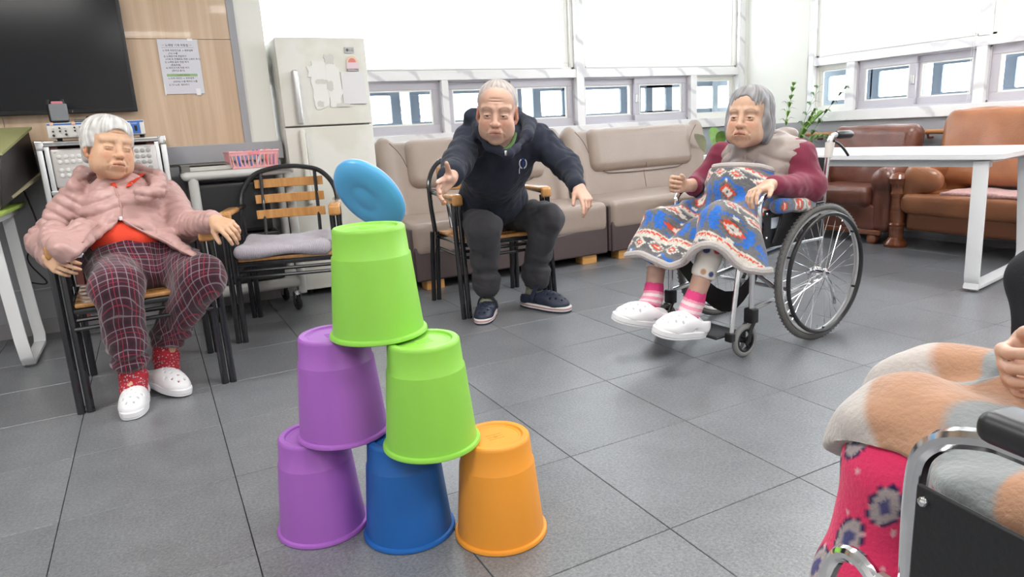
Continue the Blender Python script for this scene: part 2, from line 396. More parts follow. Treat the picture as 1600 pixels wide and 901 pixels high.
# ---- left part of the facing wall: wood clad, set forward
wp=woodmat('pale oak panel',(.66,.49,.35),(.54,.375,.245),.3,(14,14,.55),.25)
wl=struct(MB().box((XL,YL+.012,0),(.755,YB+.3,ZC)),'wall_wood_side',offwhite)
for (a,b,c,d) in [(-.6465,1.0,.557,1.612),(-.6465,1.6145,.557,ZC),(XL,1.0,-.6495,1.612),(XL,1.6145,-.6495,ZC)]:
    MB().box((a,YL,b),(c,YL+.012,d)).build('wood_panel',wp,wl,bevel=.0008)
struct(MB().box((.5575,YL-.006,1.006),(.599,YL+.012,ZC)),'trim_1',grey_wall)
struct(MB().box((XL,YL-.03,.898),(.776,YL+.03,1.006)),'trim_2',grey_wall,bevel=.004)
struct(MB().box((XL,YL-.006,.0),(.755,YL+.02,.885)),'wall_wainscot',grey_wall)
struct(MB().box((XL,YL-.014,.0),(.757,YL,.085)),'baseboard_back',mat('grey skirting',(.33,.32,.33),.5))
# ---- window wall
Z0,Z1,Z2,Z3,Z4=.91,1.0,1.395,1.465,2.34
wb=struct(MB().box((.755,YB,0),(5.32,YB+.3,Z0)),'wall_back',mat('blue grey wainscot',(.40,.44,.47),.5))
MB().box((.755,YB,Z4),(5.32,YB+.3,ZC)).build('lintel',white_wall,wb)
struct(MB().box((XR,YF,0),(XR+.3,4.5,Z0)),'wall_right',grey_wall)
# corner pier, slightly rounded
pier=[(5.32,YB+.13),(5.32,YB-.0)]+[(5.32+.03*(1-math.cos(a)),YB-.03*math.sin(a)) for a in np.linspace(.3,1.5,4)]+[(XR-.02,4.55),(XR,4.5),(XR+.13,4.5),(XR+.13,YB+.13)]
struct(MB().prism(pier,Z0,ZC),'wall_pier',offwhite,sharp=60); struct(MB().prism([(5.315,YB+.13),(5.315,YB-.02),(XR-.03,4.53),(XR-.006,4.49),(XR+.13,4.49),(XR+.13,YB+.13)],0,Z0),'wall_pier_base',grey_wall)
def ubox(ax,u0,u1,w0,w1,z0,z1,mb=None):
    # ax 'B': u = x, w = depth outward from the back wall ; ax 'R': u = y, w = depth outward from the right wall
    mb=mb or MB()
    return mb.box((u0,YB+w0,z0),(u1,YB+w1,z1)) if ax=='B' else mb.box((XR+w0,u0,z0),(XR+w1,u1,z1))
ntrim=[2]
def marb_trim(ax,u0,u1,z0,z1,w0=-.012,w1=.12):
    ntrim[0]+=1; return struct(ubox(ax,u0,u1,w0,w1,z0,z1),'trim_%d'%ntrim[0],marb,bevel=.003)
glass=mat('clear glass',(.95,.98,1),.02,trans=1)
def _gl():
    nt=glass.node_tree; N=nt.nodes; L=nt.links; out=[n for n in N if n.type=='OUTPUT_MATERIAL'][0]
    t=N.new('ShaderNodeBsdfTransparent'); t.inputs[0].default_value=(.95,.97,.98,1); g_=N.new('ShaderNodeBsdfGlossy'); g_.inputs['Roughness'].default_value=.02
    lw_=N.new('ShaderNodeLayerWeight'); f=N.new('ShaderNodeMath'); f.operation='POWER'; L.new(lw_.outputs['Facing'],f.inputs[0]); f.inputs[1].default_value=4; mx=N.new('ShaderNodeMixShader'); L.new(f.outputs[0],mx.inputs[0]); L.new(t.outputs[0],mx.inputs[1]); L.new(g_.outputs[0],mx.inputs[2]); L.new(mx.outputs[0],out.inputs[0])
_gl()
nwin=[0]
def sash(ax,u0,u1,z0,z1,fw,m,parent,w0,w1,name='sash'):
    mb=MB(); ubox(ax,u0,u1,w0,w1,z0,z0+fw,mb); ubox(ax,u0,u1,w0,w1,z1-fw,z1,mb); ubox(ax,u0,u0+fw,w0,w1,z0+fw,z1-fw,mb); ubox(ax,u1-fw,u1,w0,w1,z0+fw,z1-fw,mb)
    o=mb.build(name,m,parent,bevel=.003); wm=(w0+w1)/2
    # cream glazing bead and pane
    mb=MB(); f2=.012; a,b,c,d=u0+fw,u1-fw,z0+fw,z1-fw
    if name=='sash':
        ubox(ax,a,b,w0+.006,w0+.02,c,c+f2,mb); ubox(ax,a,b,w0+.006,w0+.02,d-f2,d,mb); ubox(ax,a,a+f2,w0+.006,w0+.02,c+f2,d-f2,mb); ubox(ax,b-f2,b,w0+.006,w0+.02,c+f2,d-f2,mb)
        mb.build('glazing_bead',pvcw,o)
    ubox(ax,a,b,wm-.002,wm+.002,c,d).build('pane',glass,o)
    return o
def low_window(ax,u0,u1,kind,outer):
    nwin[0]+=1; m=pvc if kind!='fixed' else pvcw
    o=ubox(ax,u0,u1,.03,.12,Z1-.004,Z1+.012); 
    for q in ((u0,u0+.012),(u1-.012,u1)): ubox(ax,q[0],q[1],.03,.12,Z1,Z2,o)
    ubox(ax,u0,u1,.03,.12,Z2-.012,Z2,o)
    W=o.build('window_%d'%nwin[0],m,None); W['kind']='structure'
    if kind=='slide':
        mid=(u0+u1)/2
        a,b=((u0+.01,mid+.02),(mid-.02,u1-.01)) 
        sash(ax,a[0],a[1],Z1+.01,Z2-.01,.055,m,W,.075,.105); s=sash(ax,b[0],b[1],Z1+.01,Z2-.01,.055,m,W,.04,.07)
        ubox(ax,mid-.012,mid+.012,.022,.04,1.17,1.24).build('latch',mat('latch metal',(.5,.48,.45),.35,.8),s,bevel=.004)
    else: sash(ax,u0+.01,u1-.01,Z1+.01,Z2-.01,.03,m,W,.05,.08)
    for (a,b) in outer: sash(ax,a,b,Z1+.015,Z2-.012,.078,dark_al,W,.22,.25,'outer_sash'); ubox(ax,a,b,.222,.248,Z2-.012,Z2+.06).build('outer_head',dark_al,W)
    return W
# back wall mullions and bands
for a,b in ((.755,5.32),): marb_trim('B',a,b,Z0,Z1-.004,-.03); marb_trim('B',a,b,Z2,Z3,-.012)
for a,b in ((2.117,2.172),(4.645,4.722)): marb_trim('B',a,b,Z1-.004,Z2)
marb_trim('B',3.362,3.44,Z1-.004,Z4,-.02); marb_trim('B',5.25,5.325,Z1-.004,Z4,-.02)
low_window('B',.9,2.117,'slide',[(.95,1.85),(1.93,2.3)]); low_window('B',2.172,3.362,'slide',[(2.15,2.95),(3.06,3.5)]); low_window('B',3.44,4.645,'slide',[(3.36,4.08),(4.16,4.62)]); ubox('B',5.12,5.185,.19,.21,Z1,Z2).build('outer_mullion',mat('grey outer mullion',(.22,.25,.28),.5),low_window('B',4.722,5.25,'fixed',[(4.3,5.95)]))
# right wall
marb_trim('R',YF,4.475,Z0,Z1-.004,-.03); marb_trim('R',YF,4.475,Z2,Z3,-.012); 
for a,b in ((4.01,4.09),(2.955,3.03),(1.5,1.6)): marb_trim('R',a,b,Z1-.004,Z2)
marb_trim('R',2.945,3.02,Z3,Z4,-.02); marb_trim('R',4.42,4.475,Z1-.004,Z4,-.02); marb_trim('R',.0,.1,Z3,Z4,-.02)
low_window('R',4.09,4.42,'fixed',[(4.0,4.52)]); low_window('R',3.03,4.01,'slide',[(3.0,3.48),(3.55,4.02)]); low_window('R',1.6,2.955,'slide',[(1.6,2.2),(2.3,2.95)])
low_window('R',.1,1.5,'slide',[(.1,.8),(.85,1.5)])
struct(MB().box((XR,YF,Z1-.01),(XR+.3,.1,ZC)),'wall_right_near',white_wall)
struct(MB().box((XR,.1,Z4),(XR+.3,4.5,ZC)),'wall_right_top',white_wall)
struct(MB().box((XL,YL+.012,ZC-.02),(.755,YL+.02,ZC)),'trim_30',white_wall)
# upper windows
def up_window(ax,u0,u1,parts):
    nwin[0]+=1; mb=MB(); 
    ubox(ax,u0,u1,.02,.11,Z3,Z3+.02,mb); ubox(ax,u0,u1,.02,.11,Z4-.03,Z4,mb); ubox(ax,u0,u0+.03,.02,.11,Z3,Z4,mb); ubox(ax,u1-.03,u1,.02,.11,Z3,Z4,mb)
    W=mb.build('window_%d'%nwin[0],pvcw,None,bevel=.003); W['kind']='structure'
    for a,b in parts: sash(ax,a,b,Z3+.01,Z4-.02,.045,pvcw,W,.05,.09)
    return W
up_window('B',.76,3.362,[(.78,3.33)]); up_window('B',3.44,5.25,[(3.47,5.22)])
up_window('R',3.02,4.42,[(3.04,4.4)]); up_window('R',.1,2.945,[(.12,1.1),(1.08,2.0),(1.98,2.92)])
# roller blinds
bl=bpy.data.materials.new('white blind cloth'); bl.use_nodes=True; nt=bl.node_tree; N=nt.nodes; L=nt.links; N.remove(N['Principled BSDF']); out=N['Material Output']
t1=N.new('ShaderNodeBsdfTranslucent'); t1.inputs[0].default_value=(.97,.97,.97,1); t2=N.new('ShaderNodeBsdfDiffuse'); t2.inputs[0].default_value=(.9,.9,.9,1); mx=N.new('ShaderNodeMixShader'); mx.inputs[0].default_value=.2
L.new(t1.outputs[0],mx.inputs[1]); L.new(t2.outputs[0],mx.inputs[2]); L.new(mx.outputs[0],out.inputs[0])
chain_m=mat('bead chain',(.75,.75,.72),.3)
def blind(ax,u0,u1,zb,chain,label):
    t=thing('roller_blind',label,'blind',(u0,YB,zb) if ax=='B' else (XR,u0,zb),'roller blinds')
    ubox(ax,u0,u1,.012,.0135,zb,Z4-.05).build('blind_cloth',bl,t)
    ubox(ax,u0,u1,.006,.019,zb-.001,zb+.014).build('bottom_bar',mat('blind bar',(.9,.9,.9),.4),t)
    mb=MB(); p=(lambda u,w,z:(u,YB+w,z)) if ax=='B' else (lambda u,w,z:(XR+w,u,z))
    mb.cyl(p(u0,.0,Z4-.03),p(u1,.0,Z4-.03),.022); mb.build('roller_tube',mat('blind bar',(.9,.9,.9),.4),t)
    if chain:
        mb=MB(); u,zlo=chain
        for k in range(0,int((Z4-zlo)/.012)):
            z=zlo+k*.012; mb.ball(p(u,-.03,z),.0036,6); mb.ball(p(u+.018,-.03,z),.0036,6)
        c=mb.build('bead_chain',chain_m,t); c['kind']='stuff'
    return t
blind('B',.80,3.24,Z3+.012,None,'white roller blind drawn down in the wide window behind the fridge and the man')
blind('B',3.475,5.17,Z3+.014,(5.235,1.2),'white roller blind in the window left of the cream corner pier')
blind('R',3.06,4.37,Z3+.012,(3.035,1.02),'white roller blind in the window right of the cream corner pier')
blind('R',.2,2.70,Z3+.4,None,'white roller blind at the top right corner of the photo, partly raised')
# things seen outside the lower windows
ext=mat('neighbouring wall grey',(.30,.32,.34),.8,var=.3,vscale=6)
o=MB().box((-2,9.5,-1),(12,9.8,.75)).build('boundary_wall',ext); tag(o,'grey low wall outside beyond the lower windows','wall')
tr=mat('bare twigs',(.22,.2,.18),.8)
def bush(c,s,label):
    r=random.Random(int(c[0]*10)); mb=MB(); t=thing('bare_tree',label,'tree',(c[0],c[1],-1),'bare trees outside the lower windows')
    for k in range(60):
        a=r.uniform(0,6.28); e=r.uniform(.2,1.4); L_=s*r.uniform(.5,1); d=np.array([math.cos(a)*math.cos(e),.4*math.sin(a)*math.cos(e),math.sin(e)])
        p0=V3(c)+(0,0,-.4); p1=p0+d*L_; mb.tube([p0,p0+d*L_*.5+(0,0,.03),p1],[.02,.012,.004],4)
    mb.build('twigs',tr,t)['kind']='stuff'; MB().cyl((c[0],c[1],-1),(c[0],c[1],c[2]-.3),.05,.03,8).build('trunk',tr,t)
bush((2.9,8.2,1.1),.9,'bare tree outside, seen through the low window right of the fridge'); bush((4.9,8.2,1.0),.8,'bare tree outside, seen through the low window right of the man')
# ceiling lamps (unseen, added out of frame to raise the ambient light)
lampm=mat('lamp diffuser',(1,.98,.94),.5,emit=2.0)
def ceil_fill(x,y,label):
    t=thing('ceiling_fill_lamp',label,'lamp',(x,y,ZC),'added unseen ceiling light panels')
    MB().box((x-.62,y-.32,ZC-.05),(x+.62,y+.32,ZC-.001)).build('housing',white_wall,t,bevel=.005); MB().box((x-.58,y-.28,ZC-.056),(x+.58,y+.28,ZC-.0495)).build('diffuser',lampm,t)
    ld=bpy.data.lights.new('panel light','AREA'); ld.shape='RECTANGLE'; ld.size=1.1; ld.size_y=.5; ld.energy=19; ld.color=(1,.97,.93); lo=bpy.data.objects.new('fill_light',ld); COL.objects.link(lo); lo.location=(x,y,ZC-.07)
for i,(x,y) in enumerate([(-1.2,2.6),(1.4,2.2),(3.9,2.4),(-.9,.2),(1.5,-.1),(3.9,.1),(.3,-2.2),(2.9,-2.2)]): ceil_fill(x,y,'unseen ceiling light panel added for ambient light '+['over the karaoke rack','over the man','over the white table','left behind the lens','above the lens','over the wheelchair at right edge','at the rear left','at the rear right'][i])
# handrail
t=thing('handrail','orange-brown wooden handrail on the grey wall behind the palm','handrail',(XR,4.4,.8))
MB().tube([(XR-.07,4.42,.80),(XR-.07,1.4,.80)],.019,12).build('rail',woodmat('rail wood',(.55,.28,.12),(.42,.19,.07),.3,(2,2,20)),t)
for y in (4.3,3.3,2.3): MB().tube([(XR-.002,y,.755),(XR-.06,y,.755),(XR-.07,y,.785)],.009,8).build('bracket',mat('red brown bracket',(.25,.07,.05),.4),t)
# ================================================================= FURNITURE AND THINGS ON THE LEFT
black=mat('black plastic',(.012,.012,.014),.35); blackm=mat('black matt',(.02,.02,.023),.6); alu=mat('aluminium',(.72,.73,.75),.28,1); chrome=mat('chrome',(.86,.86,.88),.1,1); steel=mat('painted white steel',(.80,.81,.83),.28)
# television
t=thing('television','large black flat television on the pale wood wall','television',(-.7,4.58,1.2))
MB().rbox((-1.52,4.555,1.212),(-.0,4.60,2.10),.006).build('casing',black,t); MB().box((-1.5,4.552,1.236),(-.018,4.5555,2.085)).build('screen',mat('dark screen',(.010,.011,.014),.16,spec=.35),t)
MB().box((-.41,4.551,1.207),(-.36,4.556,1.212)).build('sensor',black,t); text_obj('/',.018,mat('logo silver',(.7,.7,.72),.4),t,np.array([[1,0,0],[0,0,-1],[0,1,0]]).T.T if False else np.array([[1,0,0],[0,0,-1],[0,1,0]]),(-.32,4.553,1.218))
FXZ=np.array([[1,0,0],[0,0,-1],[0,1,0]],float)      # text plane facing -Y
# notice
t=thing('notice_sheet','white paper notice with Korean instructions taped to the wood wall','notice',(.155,4.615,1.305))
MB().box((.157,4.6125,1.306),(.371,4.6145,1.612)).build('sheet',mat('paper',(.68,.68,.74),.55),t)
ink=mat('black ink',(.03,.03,.04),.6); y_=4.612
text_obj('ㅡ 노래방 기계 작동법 ㅡ',.0155,ink,t,FXZ,(.178,y_,1.573),'heading'); MB().box((.175,4.612,1.566),(.345,4.6126,1.5668)).build('rule',ink,t)
lines=['1) 우측 리모컨으로 → 외부입력','        (TV) 누름','2) 노래방기계 전원켜기','  (기계 뒤 전체파워 전원 스위치 켜기)','3) 노래방 음악 전원 켜기','        (중음조절)','4) 마이크기계 전원 켜기','        (마이크 듣기)']
for i,l in enumerate(lines): text_obj(l,.0125,ink,t,FXZ,(.178+.0008*i,y_,1.545-.0161*i),'text_line')
MB().box((.181,4.6118,1.405),(.345,4.6126,1.419)).build('green_bar',mat('green highlight',(.32,.50,.24),.6),t); text_obj('노래방 종료법',.012,mat('olive ink',(.20,.30,.12),.6),t,FXZ,(.235,4.6115,1.4075),'text_line')
for i,l in enumerate(['1) 우측 리모컨 → 외부입력','       (HDMI) 누를 때까지 누름','5) TV 노래  정리하기']): text_obj(l,.0125,ink,t,FXZ,(.185,y_,1.390-.0185*i),'text_line')
tape=mat('glossy clear tape',(.85,.85,.88),.12)
for a,b in (((.325,1.296),(.35,1.335)),((.157,1.30),(.163,1.36)),((.318,1.603),(.345,1.616))): MB().box((a[0],4.6115,a[1]),(b[0],4.6122,b[1])).build('tape',tape,t)
# karaoke rack
t=thing('karaoke_rack','tall aluminium-edged karaoke rack cabinet behind the woman in pink','cabinet',(-.2,4.45,0))
mar=mat('maroon lining',(.13,.035,.03),.5)
x0,x1,ya,yb=-.495,.108,4.30,4.6
MB().box((x0+.03,yb-.02,.1),(x1-.03,yb,1.05)).build('back_panel',mar,t)
for x in (x0+.005,x1-.013): MB().box((x,ya+.03,.1),(x+.008,yb,1.05)).build('side_panel',blackm,t)
for x in (x0,x1-.028): MB().rbox((x,ya,.0 if x<0 else .0),(x+.028,ya+.02,1.06),.004).build('corner_profile',alu,t)
for x in (x0+.034,x1-.058): MB().rbox((x,ya+.012,.1),(x+.024,ya+.03,1.04),.003).build('inner_profile',alu,t)
for x in (x0+.061,x1-.095): MB().box((x,ya+.018,.1),(x+.034,ya+.024,1.035)).build('lining_strip',mar,t)
for z in (1.04,.79,.45,.10): MB().rbox((x0+.03,ya+.004,z),(x1-.03,ya+.024,z+.022),.003).build('cross_rail',alu,t)
MB().rbox((x0,ya,1.05),(x1,yb,1.066),.004).build('top',alu,t)
for x in (x0-.003,x1-.037): MB().rbox((x,ya-.004,1.02),(x+.04,ya+.04,1.07),.006).build('corner_cap',chrome,t)
silver=mat('silver panel',(.70,.67,.66),.35,.3); btn=mat('button',(.78,.77,.76),.3); bd=mat('dark ring',(.25,.25,.25),.5)
p=MB().rbox((-.435,ya+.0,.825),(.055,ya+.026,1.025),.01).build('control_panel',silver,t)
def buttons(xs,zs,r,mm):
    for x in xs:
        for z in zs:
            MB().lathe([(r*1.25,0),(r*1.25,.002),(r,.003),(r,.006),(r*.6,.007),(0,.007)],(x,ya,z),(0,-1,0),14).build('button',mm,p)
buttons([-.40,-.37,-.34,-.31],[.985,.958,.916,.889],.0088,btn); buttons([-.04,-.012,.016],[.995,.965,.935,.905,.875],.0095,mat('grey button',(.42,.42,.42),.35))
MB().lathe([(.062,0),(.062,.004),(.05,.01),(0,.012)],(-.215,ya,.935),(0,-1,0),30).build('round_display',mat('pale display',(.75,.86,.88),.15),p)
for s_,x,z in (('SET',-.42,1.005),('FORMAT',.0,1.01)): text_obj(s_,.008,bd,p,FXZ,(x,ya-.001,z))
MB().rbox((-.42,ya+.0,.50),(.05,ya+.022,.77),.006).build('drawer_front',silver,t); MB().rbox((.02,ya-.012,.70),(.035,ya,.76),.004).build('catch',chrome,t)
# mixer amplifier
t=thing('mixer_amplifier','white mixing amplifier with knobs and blue edge on the rack','amplifier',(-.2,4.35,1.07))
b_=MB().rbox((-.42,4.22,1.079),(.018,4.5,1.153),.004).build('body',mat('warm white enamel',(.72,.71,.68),.4),t)
for x in (-.38,.0): MB().cyl((x,4.3,1.066),(x,4.3,1.08),.012).build('foot',blackm,t)
blue=mat('royal blue print',(.05,.16,.5),.4); MB().box((-.418,4.2185,1.142),(.016,4.2205,1.150)).build('stripe',blue,t); MB().box((-.045,4.2175,1.084),(-.003,4.22,1.145)).build('blue_panel',blue,t); MB().box((-.03,4.214,1.098),(-.018,4.2178,1.125)).build('power_switch',black,t)
text_obj('SAMBO',.0085,mat('pale print',(.8,.85,.95),.5),t,FXZ,(-.042,4.217,1.134),'lettering')
k_=0
for x,zs in [(-.395,(1.128,1.112,1.092)),(-.365,(1.128,1.112)),(-.34,(1.128,1.112,1.095)),(-.30,(1.128,1.112,1.092)),(-.275,(1.128,1.112)),(-.25,(1.128,1.112,1.095)),(-.22,(1.128,1.112,1.095)),(-.19,(1.128,1.11)),(-.16,(1.128,1.11)),(-.13,(1.128,1.11)),(-.10,(1.128,1.108)),(-.078,(1.125,1.105))]:
    for z in zs: MB().cyl((x,4.22,z),(x,4.207,z),.0058 if z<1.1 else .0042,None,10).build('knob',black if (k_%5) else silver,t); k_+=1
for x in (-.397,-.302,-.098): MB().rbox((x-.008,4.2165,1.141),(x+.008,4.2195,1.156),.0014).build('sticker',mat('peach sticker',(.85,.5,.38),.5),t)
# wireless receiver speaker
t=thing('portable_speaker','small black and grey square speaker standing on the amplifier','speaker',(-.36,4.3,1.155))
MB().rbox((-.408,4.27,1.154),(-.322,4.34,1.252),.016).build('case',black,t); MB().rbox((-.398,4.263,1.165),(-.318,4.275,1.25),.012).build('grille',mat('grey grille',(.20,.21,.23),.5,bump=.3,bscale=300),t)
for x in (-.40,-.336): MB().cyl((x,4.29,1.25),(x,4.29,1.272),.008).build('knob',black,t)
MB().rbox((-.385,4.268,1.248),(-.335,4.3,1.262),.003).build('display_strip',mat('pink led strip',(.6,.2,.25),.3),t)
t=thing('charging_dock','low black charging dock beside the small speaker','dock',(-.26,4.3,1.155)); MB().rbox((-.30,4.27,1.153),(-.24,4.33,1.170),.006).build('base',mat('dark grey plastic',(.1,.1,.11),.4),t); MB().rbox((-.245,4.27,1.155),(-.185,4.32,1.185),.011).build('cup',black,t)
# cables behind
cab=mat('cable black',(.02,.02,.02),.5); o=MB().tube([(-.62,4.55,.85),(-.58,4.5,.6),(-.66,4.52,.45),(-.6,4.56,.3),(-.7,4.57,.32)],.004,6,smooth=8).build('power_cable',cab); tag(o,'black cable hanging on the grey wall beside the rack','cable')
o=MB().tube([(-.9,4.58,.29),(-.66,4.58,.265),(-.5,4.57,.27),(-.3,4.58,.2)],.004,6,smooth=8).build('network_cable',mat('cable grey',(.5,.5,.5),.5)); tag(o,'pale grey cable running low along the grey wall','cable')
# left table with loop legs
t=thing('side_table','white-legged table with green edged top at the left edge','table',(-1.1,4.2,0))
MB().rbox((-1.9,3.83,.735),(-.62,4.585,.755),.006).build('tabletop',mat('green table edge',(.38,.52,.10),.4),t); MB().box((-1.86,3.87,.70),(-.66,4.56,.735)).build('apron',steel,t)
for x,dx in ((-.655,.0),(-1.84,0)):
    P=[(x-.05,3.99,.70),(x,3.88,.06),(x,3.91,.025),(x,3.95,.02),(x,4.28,.02),(x,4.32,.025),(x,4.35,.06),(x-.05,4.5,.70)]
    MB().tube([P[0],(x-.01,3.9,.13)]+crom(P[1:-1],3)+[(x-.01,4.38,.13),P[-1]],.02,12,flat=((1,0,0),.028,.01)).build('loop_leg',steel,t,sharp=50)
    for y in (3.96,4.28): MB().cyl((x,y,0),(x,y,.012),.02).build('glide',mat('glide',(.7,.7,.65),.5),t)
t=thing('storage_chest','dark chest with olive lid lying tilted on the green edged table','chest',(-1.0,4.2,.75))
A=[(-.64,4.0,.758),(-.52,4.5,.90),(-.53,4.5,1.133),(-.6,4.0,1.008)]; off=np.array([-1.1,0,-.0])
B=[(p[0]-1.1,p[1],p[2]) for p in A]
MB().add(A+B,[(0,1,2,3),(7,6,5,4),(0,4,5,1),(1,5,6,2),(3,7,4,0)]+[(2,6,7,3)]).build('body',mat('dark brown front',(.035,.03,.028),.5),t,bevel=.006)
MB().add([(-.59,3.98,1.009),(-.515,4.52,1.138),(-1.72,4.52,1.138),(-1.72,3.98,1.009),(-.59,3.98,1.021),(-.515,4.52,1.15),(-1.72,4.52,1.15),(-1.72,3.98,1.021)],[(3,2,1,0),(4,5,6,7),(0,1,5,4),(1,2,6,5),(2,3,7,6),(3,0,4,7)]).build('lid',mat('olive lid',(.36,.37,.17),.6),t)
MB().add([(-.655,3.97,.757),(-.50,4.5,.895),(-1.7,4.5,.895),(-1.7,3.97,.757),(-.655,3.97,.772),(-.50,4.5,.91),(-1.7,4.5,.91),(-1.7,3.97,.772)],[(3,2,1,0),(4,5,6,7),(0,1,5,4),(1,2,6,5),(2,3,7,6),(3,0,4,7)]).build('base_edge',mat('tan edge',(.42,.38,.24),.6),t)
# utility cart
t=thing('utility_cart','grey plastic utility cart on black castors between rack and fridge','cart',(.45,4.38,0))
cg=mat('cart grey plastic',(.55,.55,.53),.5); x0,x1,ya,yb=.155,.755,4.17,4.575
MB().rbox((x0,ya,.815),(x1,yb,.862),.03).build('top_tray',cg,t); MB().rbox((x0+.02,ya+.01,.14),(x1-.01,yb,.205),.025).build('bottom_shelf',cg,t)
for x in (x0+.055,x1-.035):
    for y in (ya+.03,yb-.03): MB().cyl((x,y,.1),(x,y,.83),.024,.027).build('post',cg,t)
for x,y in ((.68,4.19),(.66,4.5),(.22,4.19),(.22,4.5)):
    c=MB().torus((x,y,.045),.033,.0125,(1,.25,0),24,8).lathe([(.034,-.011),(.034,.011),(.006,.013)],(x,y,.045),(1,.25,0),20).build('caster',blackm,t)
    mb=MB(); F_=frame((1,.25,0)); 
    for s_ in(-1,1): mb.prism([(-.014,-.01),(.014,-.01),(.02,.06),(-.02,.06)],s_*.016-.0015,s_*.016+.0015,np.array([np.cross((0,0,1),F_[:,2]),(0,0,1),F_[:,2]]).T,(x,y,.05))
    mb.cyl((x,y,.095),(x,y,.12),.018); mb.build('fork',chrome,c)
t=thing('speaker_cabinet','large black speaker box with small paper label inside the cart','speaker',(.4,4.38,.2),'black speaker boxes in the cart'); t['label']='upper black speaker box with a paper label inside the cart'
MB().rbox((.215,4.2,.50),(.60,4.54,.79),.012).build('cabinet',black,t); MB().box((.44,4.197,.64),(.53,4.201,.655)).build('paper_label',mat('cream label',(.75,.73,.62),.6),t); text_obj('4kingdoc',.013,ink,t,FXZ,(.443,4.196,.643),'lettering')
MB().rbox((.235,4.196,.52),(.58,4.202,.77),.003).build('front_grille',mat('speaker cloth',(.018,.018,.02),.8),t)
t=thing('speaker_cabinet','lower black speaker box standing on the cart bottom shelf','speaker',(.4,4.38,.2),'black speaker boxes in the cart')
MB().rbox((.20,4.19,.207),(.63,4.54,.495),.012).build('cabinet',black,t); MB().lathe([(.1,0),(.1,.006),(.085,.002),(.02,-.02),(0,-.015)],(.42,4.189,.35),(0,-1,0),28).build('cone',mat('cone',(.03,.03,.032),.7),t)
# folder + basket
t=thing('ring_binder','dark and grey ring binder lying on the cart top','binder',(.27,4.35,.862)); 
MB().box((.16,4.22,.862),(.43,4.52,.866)).build('cover',mat('binder cover',(.16,.15,.14),.5),t); MB().box((.16,4.22,.895),(.41,4.52,.899)).build('cover',MATS['binder cover'],t); MB().box((.162,4.223,.866),(.205,4.52,.895)).build('spine',MATS['binder cover'],t); MB().box((.205,4.226,.866),(.43,4.51,.888)).build('pages',mat('grey pages',(.56,.56,.52),.7,stretch=(1,1,60),var=.2,vscale=30),t)
t=thing('plastic_basket','pink slatted plastic basket of pens on the cart top','basket',(.55,4.35,.862))
pk=mat('pink plastic',(.86,.42,.44),.35); 
bx0,bx1,by0,by1=.425,.665,4.20,4.46
def tap(x,y,z): s_=1+.12*(z-.865)/.09; return ((x-.545)*s_+.545,(y-4.33)*s_+4.33,z)
mb=MB().box((bx0,by0,.864),(bx1,by1,.868))
for z0,z1 in ((.866,.874),(.935,.952)):
    for a,b in (((bx0,by0),(bx1,by0)),((bx1,by0),(bx1,by1)),((bx1,by1),(bx0,by1)),((bx0,by1),(bx0,by0))):
        p=[tap(*a,z0),tap(*b,z0),tap(*b,z1),tap(*a,z1)]; n=nrm(np.cross(V3(p[1])-p[0],V3(p[3])-p[0]))*.003; mb.add([V3(q) for q in p]+[V3(q)-n for q in p],[(0,1,2,3),(7,6,5,4),(0,4,5,1),(1,5,6,2),(2,6,7,3),(3,7,4,0)])
mb.build('tray',pk,t)
for a,b,nn in (((bx0,by0),(bx1,by0),12),((bx1,by0),(bx1,by1),12),((bx0,by1),(bx0,by0),12)):
    for k in range(nn):
        u=(k+.5)/nn; x=a[0]+(b[0]-a[0])*u; y=a[1]+(b[1]-a[1])*u; MB().tube([tap(x,y,.872),tap(x,y,.94)],.0042,6).build('slat',pk,t)
mb=MB().tube([tap(.43,4.2,.955),tap(.665,4.2,.955),tap(.665,4.46,.955),tap(.425,4.46,.955)],.006,6,closed=True); mb.build('rim',pk,t)
MB().rbox((.515,4.182,.935),(.575,4.19,.953),.003).build('grip',mat('pink grip',(.8,.25,.28),.35),t)
r_=random.Random(3)
for k in range(7):
    x=.47+.03*k; c=[(.1,.2,.7),(.1,.2,.7),(.05,.3,.75),(.7,.7,.75),(.15,.15,.6),(.8,.15,.12),(.1,.15,.55)][k]
    o=MB().cyl((x,4.25+r_.uniform(-.02,.05),.872),(x+r_.uniform(-.05,.05),4.32+r_.uniform(0,.06),.958),.006,None,8).build('marker_pen',mat('pen%d'%k,c,.3)); tag(o,'%s marker pen standing in the pink basket, number %d from the left'%(['blue','dark blue','light blue','white','indigo','red','navy'][k],k+1) if 0 else '%s marker pen standing in the pink basket'%['royal blue','plain blue','light blue','white','indigo','red','navy'][k],'pen','pens in the basket')
# refrigerator
t=thing('refrigerator','tall ivory two-door refrigerator with peeling stickers','refrigerator',(1.06,4.75,0))
iv=mat('ivory enamel',(.72,.71,.63),.32,coat=.2,var=.06,vscale=4,col2=(.78,.77,.72)); ivd=mat('grey gasket',(.4,.39,.36),.6)
F0,F1=.79,1.345
MB().rbox((F0,4.545,.035),(F1,5.06,1.612),.008).build('body',iv,t); MB().box((F0+.01,4.535,.05),(F1-.01,4.547,1.6)).build('gasket',ivd,t)
def fdoor(z0,z1,nm):
    # gently bowed door front
    mb=MB(); pts=[]; n=14
    for i in range(n+1):
        u=i/n; pts.append((F0+(F1-F0)*u,4.50-.018*math.sin(PI*min(max((u-.02)/.96,0),1))**.6))
    poly=[(F0,4.538)]+pts+[(F1,4.538)]; mb.prism(poly,z0,z1); return mb.build(nm,iv,t,sharp=50,bevel=.004)
d1=fdoor(1.088,1.612,'freezer_door'); d2=fdoor(.045,1.078,'fridge_door')
hm=mat('ivory handle',(.70,.69,.62),.3); hs=mat('chrome strip',(.7,.7,.7),.2,.9)
